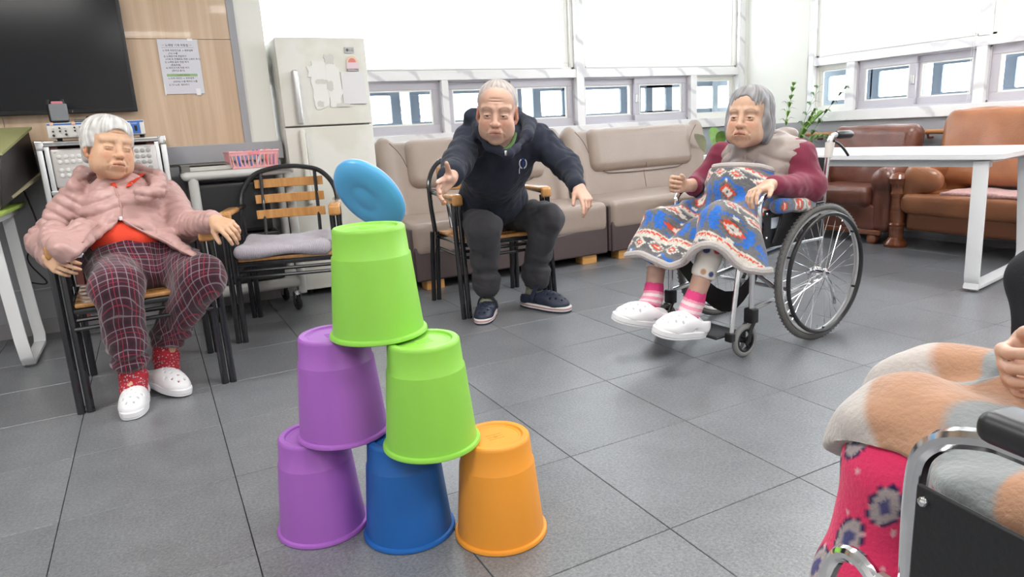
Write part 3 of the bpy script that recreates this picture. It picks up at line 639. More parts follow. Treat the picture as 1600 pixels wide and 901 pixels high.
for z0,z1,d in ((1.095,1.42,d1),(.60,1.065,d2)):
    h=MB().rbox((.862,4.438,z0),(.896,4.482,z1),.012).box((.868,4.47,z0+.01),(.89,4.5,z0+.04)).box((.868,4.47,z1-.04),(.89,4.5,z1-.01)).build('handle',hm if z0<1 else mat('silver handle',(.6,.6,.6),.3,.6),d); MB().box((.893,4.445,z0+.02),(.899,4.47,z1-.02)).build('handle_strip',hs,h)
yf=4.479
MB().box((1.205,yf-.002,1.52),(1.265,yf+.004,1.555)).build('badge',mat('badge grey',(.5,.5,.5),.4),d1); MB().lathe([(.009,0),(.009,.001),(0,.001)],(1.222,yf-.0025,1.5375),(0,-1,0),16).build('badge_disc',mat('badge dark',(.12,.12,.13),.4),d1); text_obj('LG',.021,mat('badge dark',(.1,.1,.1),.4),d1,FXZ,(1.234,yf-.003,1.53),'lettering')
mb=MB(); mb.prism([(1.245+.037*math.cos(a),1.462+.04*math.sin(a)) for a in np.linspace(0,PI,14)],-(yf-.0005),-(yf-.003),np.array([[1,0,0],[0,0,-1],[0,1,0]])); mb.build('energy_label_top',mat('label dial',(.80,.62,.42),.5),d1)
mb=MB(); mb.prism([(1.245+.024*math.cos(a),1.463+.026*math.sin(a)) for a in np.linspace(0,PI,14)],-(yf-.001),-(yf-.004),np.array([[1,0,0],[0,0,-1],[0,1,0]])); mb.build('energy_label_dial',mat('label red',(.75,.25,.22),.5),d1)
MB().box((1.208,yf-.003,1.425),(1.282,yf+.001,1.462)).build('energy_label_text',mat('label pinkish',(.78,.62,.66),.5),d1); MB().box((1.208,yf-.003,1.408),(1.282,yf+.001,1.424)).build('energy_label_strip',mat('label dark',(.25,.27,.25),.5),d1)
for i in range(3): MB().box((1.214,yf-.0035,1.411+.004*i),(1.276-.01*i,yf-.003,1.4125+.004*i)).build('print_line',mat('label pinkish',(.78,.62,.66),.5),d1)
pw=mat('white paper sheet',(.90,.90,.90),.5,coat=.2)
MB().box((1.165,yf-.003,1.21),(1.315,yf+.012,1.405)).build('paper_sheet',mat('pale grey sheet',(.74,.74,.75),.4),d1)
# peeled sticker residue
def patch(x,z,rx,rz,seed,m,dy=0):
    dy=.0004*seed; r=random.Random(seed); pts=[]
    for k in range(22):
        a=2*PI*k/22; q=1+r.uniform(-.22,.22); c_,s_=math.cos(a),math.sin(a); pts.append((x+rx*q*math.copysign(abs(c_)**.6,c_),z+rz*q*math.copysign(abs(s_)**.6,s_)))
    MB().prism(pts,-(yf+.003),-(yf-.002-dy),np.array([[1,0,0],[0,0,-1],[0,1,0]])).build('sticker_residue',m,d1)
res=mat('sticker residue white',(.80,.80,.77),.45); res2=mat('sticker residue grey',(.64,.63,.59),.6)
patch(1.04,1.41,.075,.06,1,res); patch(1.035,1.30,.06,.1,2,res); patch(1.115,1.34,.05,.13,4,res,.0004); patch(1.10,1.48,.03,.03,5,res2,.0006); patch(1.04,1.35,.035,.014,6,res2,.0006); patch(1.09,1.325,.022,.03,7,res2,.0006); patch(1.02,1.215,.02,.018,8,res2); patch(1.16,1.205,.045,.012,9,res2)
text_obj('',.01,ink,None,FXZ,(0,0,0)) if 0 else None
for x in (.84,1.29): MB().cyl((x,4.6,0),(x,4.6,.04),.02).build('foot',blackm,t)
# ================================================================= CHAIRS
cham=mat('black enamel tube',(.015,.016,.02),.22,coat=.3); hon=woodmat('honey wood',(.62,.32,.11),(.50,.23,.07),.25,(30,30,3),.4)
def arm_chair(label,loc,rot,slats=3,cushion=False):
    # local frame: x right, -y front (the sitter looks towards -y), origin at the floor
    t=thing('armchair',label,'chair',(0,0,0),'black metal armchairs with wooden arm pads')
    W,D=.25,.25
    for s in(-1,1):
        for dx in(0,.033):
            x=s*(W+dx)
            # front leg runs up to the arm, then back in one tube
            leg=MB().tube([(x,-D-.0,.0),(x,-D+.025,.30),(x,-D+.05,.63)],.0145,10).build('leg',cham,t)
            MB().tube([(x,D+.02,.0),(x*.98,D-.01,.30),(x*.97,D-.03,.43)],.0145,10).build('leg',cham,t)
        MB().tube([(s*(W+.016),-D+.05,.63),(s*(W+.016),-D+.07,.645),(s*(W+.016),.0,.655),(s*W,D-.02,.66)],.014,10,smooth=4).build('arm_tube',cham,t)
        MB().rbox((s*(W+.016)-.03,-D+.02,.648),(s*(W+.016)+.03,-D+.27,.675),.012).rbox((s*(W+.016)-.03,-D+.012,.615),(s*(W+.016)+.03,-D+.04,.668),.012).build('arm_pad',hon,t)
    # back hoop
    P=[(-W-.01,D-.04,.43),(-W-.016,D-.01,.62),(-W,D+.02,.74),(-W*.72,D+.055,.825),(-W*.3,D+.07,.855),(0,D+.072,.86)]
    P=P+[(-p[0],p[1],p[2]) for p in P[-2::-1]]
    MB().tube(P,.014,10,smooth=5).build('back_hoop',cham,t)
    for x in(-.15,.15): MB().tube([(x,D-.03,.44),(x,D+.03,.63),(x,D+.063,.836)],.010,8,smooth=3).build('back_upright',cham,t)
    for k in range(slats):
        z=.60+.085*k; mb=MB(); n=8; v=[];f=[]
        for i in range(n+1):
            u=-1+2*i/n; x=u*.19; y=D+.015+.028*k+ .018*(1-u*u)-.012
            for (dy,dz) in ((0,-.025),(0,.025),(.011,.025),(.011,-.025)): v.append((x,y+dy+.0*dz,z+dz))
        for i in range(n):
            for j in range(4): f.append((i*4+j,i*4+(j+1)%4,i*4+4+(j+1)%4,i*4+4+j))
        f+= [(0,1,2,3),(n*4+3,n*4+2,n*4+1,n*4)]; mb.add(v,f); mb.build('back_slat',hon,t,bevel=.003)
    MB().tube([(-W,-D+.03,.40),(W,-D+.03,.40),(W,D-.03,.40),(-W,D-.03,.40)],.0125,8,closed=True).build('seat_frame',cham,t)
    MB().tube([(-W,-D+.03,.365),(W,-D+.03,.365)],.009,8).build('stretcher',cham,t); MB().tube([(-W,-D+.01,.335),(W,-D+.01,.335)],.009,8).build('stretcher',cham,t)
    for s in(-1,1): MB().tube([(s*W,-D+.02,.335),(s*W,D-.01,.335)],.009,8).build('stretcher',cham,t)
    for k in range(5): MB().rbox((-.235,-D+.02+.094*k,.414),(.235,-D+.10+.094*k,.432),.006).build('seat_slat',hon,t)
    t.location=loc; t.rotation_euler=(0,0,rot); return t
def atan_front(fx,fy): return math.atan2(fy,fx)+PI/2
# ================================================================= SOFAS, TABLE, PLANTS, BUCKETS, WHEELCHAIRS
taupe=mat('taupe leather',(.36,.285,.24),.38,bump=.12,bscale=90,var=.08,vscale=3); umber=mat('umber leather',(.095,.07,.07),.42,bump=.12,bscale=90)
seam_m=mat('seam',(.12,.08,.06),.6); pine=woodmat('pine block',(.78,.42,.14),(.62,.29,.08),.4,(3,3,30))
def sdf_obj(name,S,m,parent,sm=1,foldf=None,col=None,**k):
    P,F=S.mesh(); P=smooth_mesh(P,F,sm) if sm else P
    if foldf is not None:
        N_=mnormals(P,F); P=P+N_*foldf(P)[:,None]
    return qmesh(name,P,F,m,parent,col=col(P) if col else None,**k)
def beige_sofa(x0,x1,label):
    t=thing('sofa',label,'sofa',((x0+x1)/2,4.5,0),'beige and brown leather sofas')
    y0,yb=4.10,5.0; c=(x0+x1)/2
    # base with a curved top line at the front
    n=14; pts=[(x0+.01,.065),(x1-.01,.065)]+[(x1-.01-(x1-x0-.02)*i/n,.295-.065*math.sin(PI*(i/n))) for i in range(n+1)]
    F_=np.array([[1,0,0],[0,0,-1],[0,1,0]],float)
    MB().prism(pts,-(y0+.008),-(yb-.06),F_).build('base',umber,t,bevel=.012)
    S=SDF((x0-.02,y0-.03,.18),(x1+.02,4.75,.5),.012); S.box((c,(y0+4.66)/2+.0,.335),((x1-x0)/2-.004,(4.66-y0)/2,.108),.045,0); S.ell((c,4.35,.40),(.6,.28,.05),.05)
    sdf_obj('seat_cushion',S,taupe,t)
    for s_,x in ((-1,x0),(1,x1)): MB().rbox((x-.006 if s_<0 else x-.02,y0+.03,.07),(x+.02 if s_<0 else x+.006,4.62,.41),.01).build('side_panel',umber,t)
    R=rotx(-.20)
    S=SDF((x0-.02,4.4,.3),(x1+.02,5.12,1.02),.012); S.box((c,4.745,.655),((x1-x0)/2-.002,.085,.295),.06,0,R)
    for s_ in (-1,1): S.cap((c+s_*((x1-x0)/2-.07),4.62,.42),(c+s_*((x1-x0)/2-.07),4.77,.93),.06,.06,.03)
    sdf_obj('backrest',S,taupe,t,2)
    # headrest : a rounded shield shape, thicker, leaning with the back
    hw=(x1-x0)/2-.20; S=SDF((x0,4.4,.5),(x1,5.15,1.02),.01); S.box((c,4.715,.785),(hw,.085,.178),.075,0,R)
    sdf_obj('headrest',S,taupe,t,2)
    mb=MB(); 
    # piping seams following the shield
    q=[(-hw-.10,.945),(-hw-.03,.86),(-hw+.03,.72),(-hw+.13,.617),(-hw+.3,.60),(0,.597)]; q=q+[(-a,b) for a,b in q[-2::-1]]
    P=[(c+a,4.722-.098+.20*(z-.655)-.002*0+ (0 if abs(a)<hw-.05 else .006),z) for a,z in crom([(a,z,0) for a,z in q],4)[:][0:0]] if 0 else [(c+p[0],4.648+.20*(p[1]-.655)+(.0 if abs(p[0])<hw-.06 else .012),p[1]) for p in crom([(a,z,0) for a,z in q],4)]
    mb.tube(P,.0035,6)
    for z0,z1 in((.46,.61),): mb.tube([(c,4.655-.04,z0),(c,4.655-.005,z1)],.002,6)
    mb.tube([(c,4.612+.2*(z-.655),z) for z in np.linspace(.63,.94,8)],.002,6)
    mb.build('seam',seam_m,t)
    for x in (x0+.14,x1-.16):
        for y in (4.13,4.85): MB().rbox((x-.062,y,.0),(x+.062,y+.10,.068),.003).build('foot',pine,t)
    return t
beige_sofa(1.415,2.93,'beige leather sofa with brown base standing right beside the refrigerator')
beige_sofa(2.955,4.42,'beige leather sofa with brown base nearest the corner pier')
# ---- brown leather armchair and sofa by the right wall
bl1=mat('dark brown leather',(.155,.055,.035),.3,bump=.15,bscale=70,var=.25,vscale=9,coat=.2); bl2=mat('tan brown leather',(.34,.135,.06),.32,bump=.12,bscale=80,var=.25,vscale=5,coat=.15); mahog=woodmat('mahogany',(.26,.085,.035),(.16,.045,.018),.2,(3,3,25),.6)
def wr(a,sc,seed): return lambda P: a*fold(P*np.array([.6,1.6,.35]),sc,seed)
t=thing('leather_armchair','dark brown wrinkled leather armchair behind the far end of the white table','armchair',(5.05,3.5,0))
S=SDF((4.6,2.9,.05),(5.45,4.05,.95),.012); S.box((5.17,3.5,.62),(.09,.37,.255),.085,0,roty(.14)); sdf_obj('backrest',S,bl1,t,2,wr(.007,2.2,3))
S=SDF((4.6,2.9,.05),(5.45,4.05,.95),.012); S.box((4.93,3.5,.35),(.24,.29,.075),.05,0); sdf_obj('seat_cushion',S,bl1,t,2,wr(.004,3,5))
for y,nm in ((3.88,0),(3.14,1)):
    S=SDF((4.6,2.9,.05),(5.45,4.05,.95),.012); S.box((5.0,y,.30),(.25,.075,.2),.04,0); S.cap((4.82,y,.50),(5.2,y,.55),.075,.085,.03); S.ell((4.79,y,.48),(.07,.09,.085),.03); sdf_obj('arm',S,bl1,t,2,wr(.006,3,9+nm))
S=SDF((4.6,2.9,.0),(5.45,4.05,.95),.012); S.box((4.96,3.5,.20),(.22,.33,.10),.03,0); sdf_obj('base',S,bl1,t,1)
for y in (3.2,3.82):
    MB().lathe([(.03,0),(.045,.02),(.045,.05),(.03,.075),(.02,.1)],(4.79,y,0),n=16).build('foot',mahog,t)
MB().rbox((4.745,3.12,.07),(4.775,3.9,.11),.008).build('front_rail',mahog,t); t.location=(5.05,3.595,0)
t=thing('leather_sofa','long tan leather sofa with carved wooden arm post and pink mat','sofa',(5.05,2.2,0))
ys,ye=3.10,1.15; yc=(ys+ye)/2
S=SDF((4.6,ye-.05,.1),(5.45,ys+.1,1.02),.014); S.box((5.17,yc,.70),(.075,(ys-ye)/2-.06,.27),.07,0,roty(.16)); S.box((5.20,ys-.14,.62),(.07,.12,.32),.08,.03,roty(.10)); sdf_obj('backrest',S,bl2,t,2,lambda P:.004*fold(P,1.5,4))
S=SDF((4.6,ye-.05,.1),(5.45,ys+.1,1.0),.014); S.box((4.99,yc,.325),(.27,(ys-ye)/2-.03,.075),.05,0); sdf_obj('seat',S,bl2,t,2,lambda P:.003*fold(P,2,6))
S=SDF((4.6,ye-.05,.0),(5.45,ys+.1,1.0),.014); S.box((5.0,yc,.20),(.235,(ys-ye)/2-.06,.07),.03,0); sdf_obj('base',S,mat('dark tan leather',(.20,.075,.035),.4,bump=.1,bscale=80),t,2)
S=SDF((4.6,2.75,.1),(5.45,ys+.1,1.0),.012); S.box((5.0,ys-.08,.42),(.25,.06,.12),.05,0); S.cap((4.80,ys-.10,.545),(5.2,ys-.09,.57),.065,.07,.04); S.ell((4.79,ys-.18,.49),(.06,.12,.09),.06); sdf_obj('arm',S,bl2,t,2)
for y,n_ in ((ys+.01,0),(ye-.0,1)):
    MB().lathe([(.075,0),(.08,.02),(.06,.05),(.046,.07),(.05,.12),(.052,.155),(.06,.165),(.05,.18),(.046,.36),(.056,.39),(.05,.41),(.054,.45),(.072,.475),(.078,.50),(.06,.53),(.0,.54)],(4.785,y,0),n=24).build('carved_post',mahog,t,sharp=30)
MB().tube([(5.08,yc+.25,.62),(5.12,yc+.25,.9)],.002,5).build('seam',seam_m,t)
S=SDF((4.65,1.1,.35),(5.3,3.0,.5),.01); S.box((4.95,1.95,.408),(.20,.86,.014),.014,0); o=sdf_obj('seat_mat',S,mat('pink fleece',(.62,.36,.34),.9,bump=.5,bscale=160,var=.25,vscale=60,sheen=.4),None,1,lambda P:.006*fold(P,3.5,2)); tag(o,'fluffy dusty-pink seat mat lying on the tan leather sofa','mat')
# ---- white table
t=thing('work_table','large white laminate table with white loop legs at the right','table',(4.2,2.9,0))
wt=mat('white laminate',(.86,.87,.89),.22,coat=.2); aa=math.radians(11); e1=np.array([math.sin(-aa),math.cos(aa),0]); e1=np.array([-.194,.981,0]); e2=np.array([.981,.194,0])
O_=V3((3.88,1.99,0)); Lt,Wt=1.85,.82
def tp(u,v,z): return tuple(O_+e2*u+e1*v+(0,0,z))
rc=.07; pts=[]
for cx,cy,a0 in ((rc,rc,PI),(Wt-rc,rc,1.5*PI),(Wt-rc,Lt-rc,0),(rc,Lt-rc,.5*PI)):
    for k in range(6): a=a0+k/5*PI/2; pts.append((cx+rc*math.cos(a),cy+rc*math.sin(a)))
MB().prism(pts,.705,.738,np.array([e2,e1,(0,0,1)]).T,O_).build('tabletop',wt,t,bevel=.004)
apm=mat('grey apron',(.62,.64,.66),.35)
MB().box((.05,.06,.665),(.09,Lt-.06,.705),np.array([e2,e1,(0,0,1)]).T,O_).box((Wt-.09,.06,.665),(Wt-.05,Lt-.06,.705),np.array([e2,e1,(0,0,1)]).T,O_).build('apron',apm,t)
for v in (.10,Lt-.12):
    u0,u1=-.02,Wt+.02; P=[tp(.05,v,.695),tp(u0+.0,v-.03,.09),tp(u0+.015,v-.03,.045),tp(u0+.06,v-.03,.025),tp(u1-.06,v-.03,.025),tp(u1-.015,v-.03,.045),tp(u1,v-.03,.09),tp(Wt-.05,v,.695)]
    P=[P[0]]+[tuple(p) for p in crom(P[1:-1],3)]+[P[-1]]
    MB().tube(P+[P[0]],.02,12,flat=(tuple(e1),.037,.012)).build('loop_leg',steel,t,sharp=50)
    for u in (.04,Wt-.06): MB().cyl(tp(u,v-.03,0),tp(u,v-.03,.015),.022).build('glide',MATS['glide'],t)
# ---- palms and leaf plant
leaf=mat('palm green',(.16,.32,.06),.4,var=.4,vscale=12,objrand=.25); leafd=mat('dark palm green',(.08,.17,.06),.45); stem=mat('stem green',(.26,.32,.14),.5)
def palm(base,fronds,label,seed):
    t=thing('potted_palm',label,'plant',base); r=random.Random(seed); b=V3(base)
    MB().lathe([(.10,0),(.14,.25),(.15,.27),(.14,.28),(.125,.25),(0,.24)],base,n=24).build('pot',mat('terracotta pot',(.35,.16,.09),.6),t)
    for tip,bend,n,m,L_ in fronds:
        tip=V3(tip); s0=b+(r.uniform(-.03,.03),r.uniform(-.03,.03),.24); mid=(s0*.45+tip*.55)+np.array(bend)*.5+(0,0,.05)
        P=crom([s0,s0*.6+mid*.4,mid,tip],8); MB().tube(P,[.0045,.003,.0015],5).build('stem',stem,t)
        k0=int(len(P)*.45); 
        for i in range(n):
            u=k0+(len(P)-1-k0)*(i+.5)/n; j=int(u); p=P[j]+(P[min(j+1,len(P)-1)]-P[j])*(u-j); T=nrm(P[min(j+1,len(P)-1)]-P[j-1]); side=nrm(np.cross(T,(0,0,1)))
            for s_ in(-1,1):
                l=L_*(.6+.5*math.sin(PI*(i+1)/(n+1)))*r.uniform(.85,1.15); d=nrm(T*.8+side*s_*.75+np.array([0,0,.15])); d2=nrm(d+np.array([0,0,-1.0])); w_=.0115*r.uniform(.8,1.2)
                q0=p; q1=p+d*l*.5; q2=q1+d2*l*.5; wv=nrm(np.cross(d,(0,0,1)))*w_; up=np.array([0,0,.003])
                MB().add([q0,q1*.5+q0*.5+wv,q1*.5+q0*.5-up,q1*.5+q0*.5-wv,q1+wv,q1-up,q1-wv,q2],[(0,1,2),(0,2,3),(1,4,5,2),(2,5,6,3),(4,7,5),(5,7,6)]).build('leaflet',m,t)
    return t
palm((4.93,4.32,0),[((5.0,4.26,1.24),(-.02,0,.1),9,leaf,.13),((5.28,4.20,.98),(.02,0,.22),10,leaf,.17),((5.12,4.42,1.10),(.03,0,.1),6,leafd,.10),((4.92,4.50,1.02),(-.06,0,.12),6,leaf,.11),((5.34,4.14,.78),(.05,0,.3),9,leaf,.16),((5.12,4.14,1.0),(.04,-.03,.15),8,leaf,.15),((5.36,4.3,1.22),(.05,0,.14),7,leafd,.11),((5.3,3.98,1.18),(.08,0,.2),7,leafd,.12)],'potted palm with thin arching fronds behind the woman in the wheelchair',5)
t=thing('leafy_houseplant','low houseplant with broad pale-edged leaves beside the beige sofa','plant',(4.62,4.78,0))
MB().lathe([(.09,0),(.13,.22),(.14,.25),(.12,.24),(0,.22)],(4.66,4.80,0),n=24).build('pot',mat('white pot',(.7,.7,.7),.4),t)
lw=mat('pale leaf',(.62,.72,.50),.4); 
for tipx,tipy,tz,m in ((4.17,4.55,.86,lw),(4.42,4.5,.87,leaf),(4.5,4.95,.8,leaf),(4.85,4.7,.84,lw),(4.75,4.95,.9,leaf)):
    s0=V3((4.66,4.8,.22)); tip=V3((tipx,tipy,tz)); bs=s0*.4+tip*.6+(0,0,.08); MB().tube(crom([s0,s0*.5+bs*.5+(0,0,.1),bs],5),.004,5).build('stem',stem,t)
    ax=nrm(tip-bs); L_=np.linalg.norm(tip-bs); sd=nrm(np.cross(ax,(0,0,1))); v=[];f=[]
    for i in range(9):
        u=i/8; p=bs+ax*L_*u+np.array([0,0,.04*math.sin(PI*u)]); ww=.045*math.sin(PI*min(u*1.0,1))**.7+.001
        for s_ in(-1,0,1): v.append(p+sd*s_*ww+(0,0,.012*abs(s_)))
    for i in range(8):
        for j in(0,1): f.append((i*3+j,i*3+j+1,i*3+j+4,i*3+j+3))
    MB().add(v,f).build('leaf',m,t)
# ---- buckets
def bucket_prof(h=.264):
    o=[(.0,h-.0055),(.004,h-.0055),(.0655,h-.0055),(.0672,h-.004),(.0690,h-.0006),(.0715,h),(.0815,h),(.0855,h-.004),(.0862,h-.010),(.0905,h-.0635),(.0935,h-.0675),(.0940,h-.070),(.1105,.012),(.1165,.0105),(.1185,.007),(.1185,.002),(.1160,.0),(.1130,.001),(.1120,.006),(.1090,.010)]
    i=[(.0915,h-.073),(.0885,h-.0665),(.0842,h-.012),(.080,h-.008),(.0,h-.008)]
    return o+i
def bucket(x,y,z,c,label,tilt=None,hole=False):
    t=thing('bucket',label,'bucket',(0,0,0),'stacked plastic buckets')
    m=mat('bucket '+label.split()[0]+label.split()[1],c,.42,spec=.45,bump=.02,bscale=200)
    m.node_tree.nodes['Principled BSDF'].inputs['Subsurface Weight'].default_value=.12; m.node_tree.nodes['Principled BSDF'].inputs['Subsurface Radius'].default_value=(.03,.03,.03)
    MB().lathe(bucket_prof()[:17],n=72).lathe(bucket_prof()[16:],n=72).build('shell',m,t,sharp=40)
    MB().lathe([(.058,.2584),(.059,.2592),(.0605,.2592),(.0615,.2584)],n=60).build('base_ring',m,t)
    dk=mat('embossing shade',tuple(v*.72 for v in c),.5) if 0 else m
    for k in range(3): MB().rbox((-.02,-.014+.012*k,.2580),(.02,-.009+.012*k,.2596),.0008).build('embossed_mark',m,t)
    if hole: MB().lathe([(.0,.0),(.004,.0),(.005,.0006),(.0062,.0006),(.0066,0)],(0,0,.2585),n=12).build('moulding_mark',mat('shade mark',(.45,.2,.03),.6),t)
    t.location=(x,y,z); 
    if tilt: t.rotation_euler=tilt
    return t
ORG=(.83,.33,.035); BLU=(.012,.12,.42); PUR=(.36,.12,.50); GRN=(.27,.62,.075)
hB=.2655
bucket(.660,1.427,0,ORG,'orange plastic bucket upside down, bottom right of the pyramid',hole=True)
bucket(.461,1.562,0,BLU,'blue plastic bucket upside down in the middle of the bottom row')
bucket(.270,1.708,0,PUR,'purple plastic bucket upside down at the bottom left of the pyramid')
bucket(.345,1.668,hB,PUR,'purple plastic bucket upside down in the second row of the pyramid')
bucket(.512,1.475,hB,GRN,'lime green plastic bucket upside down on the blue and orange buckets')
bucket(.440,1.588,2*hB,GRN,'lime green plastic bucket upside down at the top of the pyramid',tilt=(0,0,0))
# ---- thrown disc
t=thing('throwing_disc','sky-blue plastic throwing disc in the air just above the top bucket','disc',(0,0,0))
sky=mat('sky blue plastic',(.10,.43,.80),.35); prof=[(0,.020),(.03,.0205),(.034,.0185),(.05,.0185),(.055,.0205),(.085,.019),(.108,.013),(.122,.004),(.126,-.006),(.124,-.014),(.121,-.014),(.122,-.006),(.118,.002),(.105,.0095),(.085,.0155),(.05,.016),(0,.017)]
MB().lathe(prof,n=72).build('disc_body',sky,t,sharp=50); MB().torus((0,0,-.0135),.1235,.0022,n=72,m=8).build('rim_bead',mat('pale blue rim',(.55,.68,.88),.35),t)
p=dep(575,306,1.93); nn=cdir(-.48,-.76,.66) 
q=Matrix(frame(nn).tolist()).to_quaternion(); t.location=p; t.rotation_mode='QUATERNION'; t.rotation_quaternion=q; t.scale=(.92,.92,.92)
# ---- wheelchairs : local frame, +x forward, y left, origin on the floor under the big axle
alub=mat('brushed frame tube',(.78,.79,.80),.22,1); rub=mat('grey rubber tyre',(.16,.16,.155),.75,bump=.4,bscale=220); vinyl=mat('black vinyl',(.014,.015,.018),.42,bump=.08,bscale=120); pad=mat('black arm pad',(.02,.021,.025),.38)
def wheelchair(label,near=False):
    t=thing('wheelchair',label,'wheelchair',(0,0,0)); R_=.305; hw=.235
    for s in(-1,1):
        y=s*(hw+.045)
        w_=MB().torus((0,y,R_),R_-.014,.0145,(0,1,0),64,12).build('wheel',rub,t)
        tr_=MB(); 
        for k in range(90):
            a=2*PI*k/90; c=np.array([math.cos(a)*R_,0,math.sin(a)*R_])+(0,y,R_); tn=np.array([-math.sin(a),0,math.cos(a)])
            tr_.box((-.003,-.010,-.0013),(.003,.010,.0013),np.array([tn,(0,1,0),(math.cos(a),0,math.sin(a))]).T,c)
        tr_.build('tread',rub,w_)['kind']='stuff'
        MB().lathe([(R_-.030,-.010),(R_-.028,.010),(R_-.036,.008),(R_-.043,.004),(R_-.043,-.004),(R_-.036,-.008)],(0,y,R_),(0,1,0),64,closed=True).build('rim',mat('silver rim',(.74,.74,.73),.28,.6),w_)
        hr=MB().torus((0,y+s*.030,R_),.262,.0095,(0,1,0),64,10); hr.build('hand_rim',mat('black coated ring',(.02,.02,.022),.35),w_)
        for k in range(6):
            a=2*PI*k/6+.4; MB().tube([(.262*math.cos(a),y+s*.03,R_+.262*math.sin(a)),(.262*math.cos(a),y+s*.004,R_+.262*math.sin(a))],.005,8).build('rim_bolt',black,w_)
        MB().lathe([(.0,-.035),(.016,-.035),(.022,-.03),(.022,-.024),(.012,-.02),(.012,.02),(.022,.024),(.022,.03),(.010,.034),(.008,.05),(0,.05)],(0,y,R_),(0,s,0),20).build('hub',chrome,w_)
        for k in range(32):
            a=2*PI*k/32; a2=a+(.5 if k%2 else -.5)*(1 if (k//2)%2 else -1); z_=.026 if (k//2)%2 else -.026
            MB().tube([(.020*math.cos(a2),y+z_,R_+.020*math.sin(a2)),(.264*math.cos(a),y,R_+.264*math.sin(a))],.0011,4,caps=False).build('spoke',chrome,w_)
        # castors
        cx,cy,cr=.44,s*.235,.072; c=MB().torus((cx,cy,cr),cr-.013,.013,(0,1,0),36,10).build('caster',mat('grey castor tyre',(.22,.22,.22),.6),t)
        mb=MB().lathe([(cr-.022,-.010),(cr-.022,.010),(cr-.030,.010),(cr-.030,-.010)],(cx,cy,cr),(0,1,0),32,closed=True); mb.lathe([(0,-.02),(.013,-.02),(.013,.02),(0,.02)],(cx,cy,cr),(0,1,0),16)
        for k in range(5):
            a=2*PI*k/5+.3; mb.tube([(cx+.010*math.cos(a),cy,cr+.010*math.sin(a)),(cx+(cr-.024)*math.cos(a),cy,cr+(cr-.024)*math.sin(a))],.006,6)
        mb.build('caster_spokes',black,c)
        MB().tube([(cx,cy+s*.022,cr),(cx-.015,cy+s*.022,cr+.05),(cx-.04,cy+s*.018,cr+.08)],.008,8).tube([(cx,cy-s*.022,cr),(cx-.015,cy-s*.022,cr+.05),(cx-.04,cy-s*.018,cr+.08)],.008,8).rbox((cx-.06,cy-.026,cr+.07),(cx-.02,cy+.026,cr+.135),.008).build('fork',black,c)
        yy=s*hw
        # side frame tubes
        def tb(P,r=.0115,sm=0,nm='frame_tube',m=alub,n=10): return MB().tube(P,r,n,smooth=sm).build(nm,m,t)
        tb([(-.06,yy,.24),(-.06,yy,.55),(-.07,yy,.70),(-.09,yy,.86)],nm='back_post',m=alub)
        tb([(-.06,yy,.25),(.40,yy,.20),(.40,yy,.165)]); tb([(.40,yy,.14),(.40,yy,.46)],.012,nm='front_post'); tb([(-.06,yy,.45),(.40,yy,.46)],.0125,nm='seat_rail')
        tb([(0,yy,R_),(0,yy,.25)],.014,nm='axle_post'); tb([(-.06,yy,R_),(.02,yy,R_)],.014)
        # arm rest loop
        tb([(.36,yy,.44),(.365,yy,.60),(.35,yy,.655),(.30,yy,.683),(.24,yy,.688),(.0,yy,.688),(-.07,yy,.688)],.0115,5,nm='arm_tube',m=chrome)
        MB().rbox((-.06,yy-.026,.690),(.295 if near else .245,yy+.026,.722),.014).build('arm_pad',pad,t)
        MB().add([],[]).box((-.05,yy+s*.010,.455),(.352,yy+s*.016,.615)).build('skirt_guard',vinyl,t,bevel=.004)
        if s>0 and not near: 
            MB().box((.25,yy+s*.0155,.535),(.31,yy+s*.018,.58)).build('guard_label',mat('silver blue label',(.52,.58,.66),.3),t)
        for z in (.50,.60): MB().ball((.34,yy+s*.018,z),.006,10).build('bolt',chrome,t)
        # push handle and brake lever
        tb([(-.09,yy,.86),(-.10,yy,.885),(-.13,yy,.895),(-.15,yy,.895)],.0125,4,nm='handle_tube'); MB().cyl((-.085,yy,.80),(-.095,yy,.865),.017,.02).build('collar',mat('cream collar',(.72,.70,.66),.4),t)
        MB().tube([(-.135,yy,.896),(-.15,yy,.895),(-.235,yy,.893),(-.25,yy,.892)],[.014,.018,.018,.013],12).build('grip',black,t)
        MB().tube([(-.12,yy,.87),(-.16,yy,.855),(-.20,yy,.83),(-.235,yy,.80)],.006,8,smooth=4).build('brake_lever',black,t)
        # hanger and foot plate
        tb([(.39,yy,.44),(.425,yy,.468),(.462,yy,.455),(.485,yy,.38),(.505,yy,.25),(.525,yy,.105)],.0105,4,nm='hanger_tube',m=chrome)
        MB().rbox((.515,yy-.018,.085),(.545,yy+.018,.125),.006).build('plate_bracket',black,t)
        MB().rbox((.45,yy-s*.195,.102),(.60,yy-s*.012,.116),.006).build('foot_plate',pad,t)
        tb([(-.06,yy,.30),(-.15,yy,.22),(-.19,yy,.12)],.009,4,nm='tip_tube')
        if not near: MB().tube([(.30,yy+s*.02,.47),(.27,yy+s*.03,.56),(.26,yy+s*.03,.60)],.007,8).build('brake_handle',black,t)
    for a,b in ((1,-1),(-1,1)): MB().tube([(.17,a*hw,.22),(.17,b*hw,.44)],.011,10).build('cross_brace',alub,t)
    MB().tube([(.12,-hw,.235),(.12,hw,.235)],.009,10).build('cross_brace',alub,t)
    # slings
    n=10; v=[];f=[]
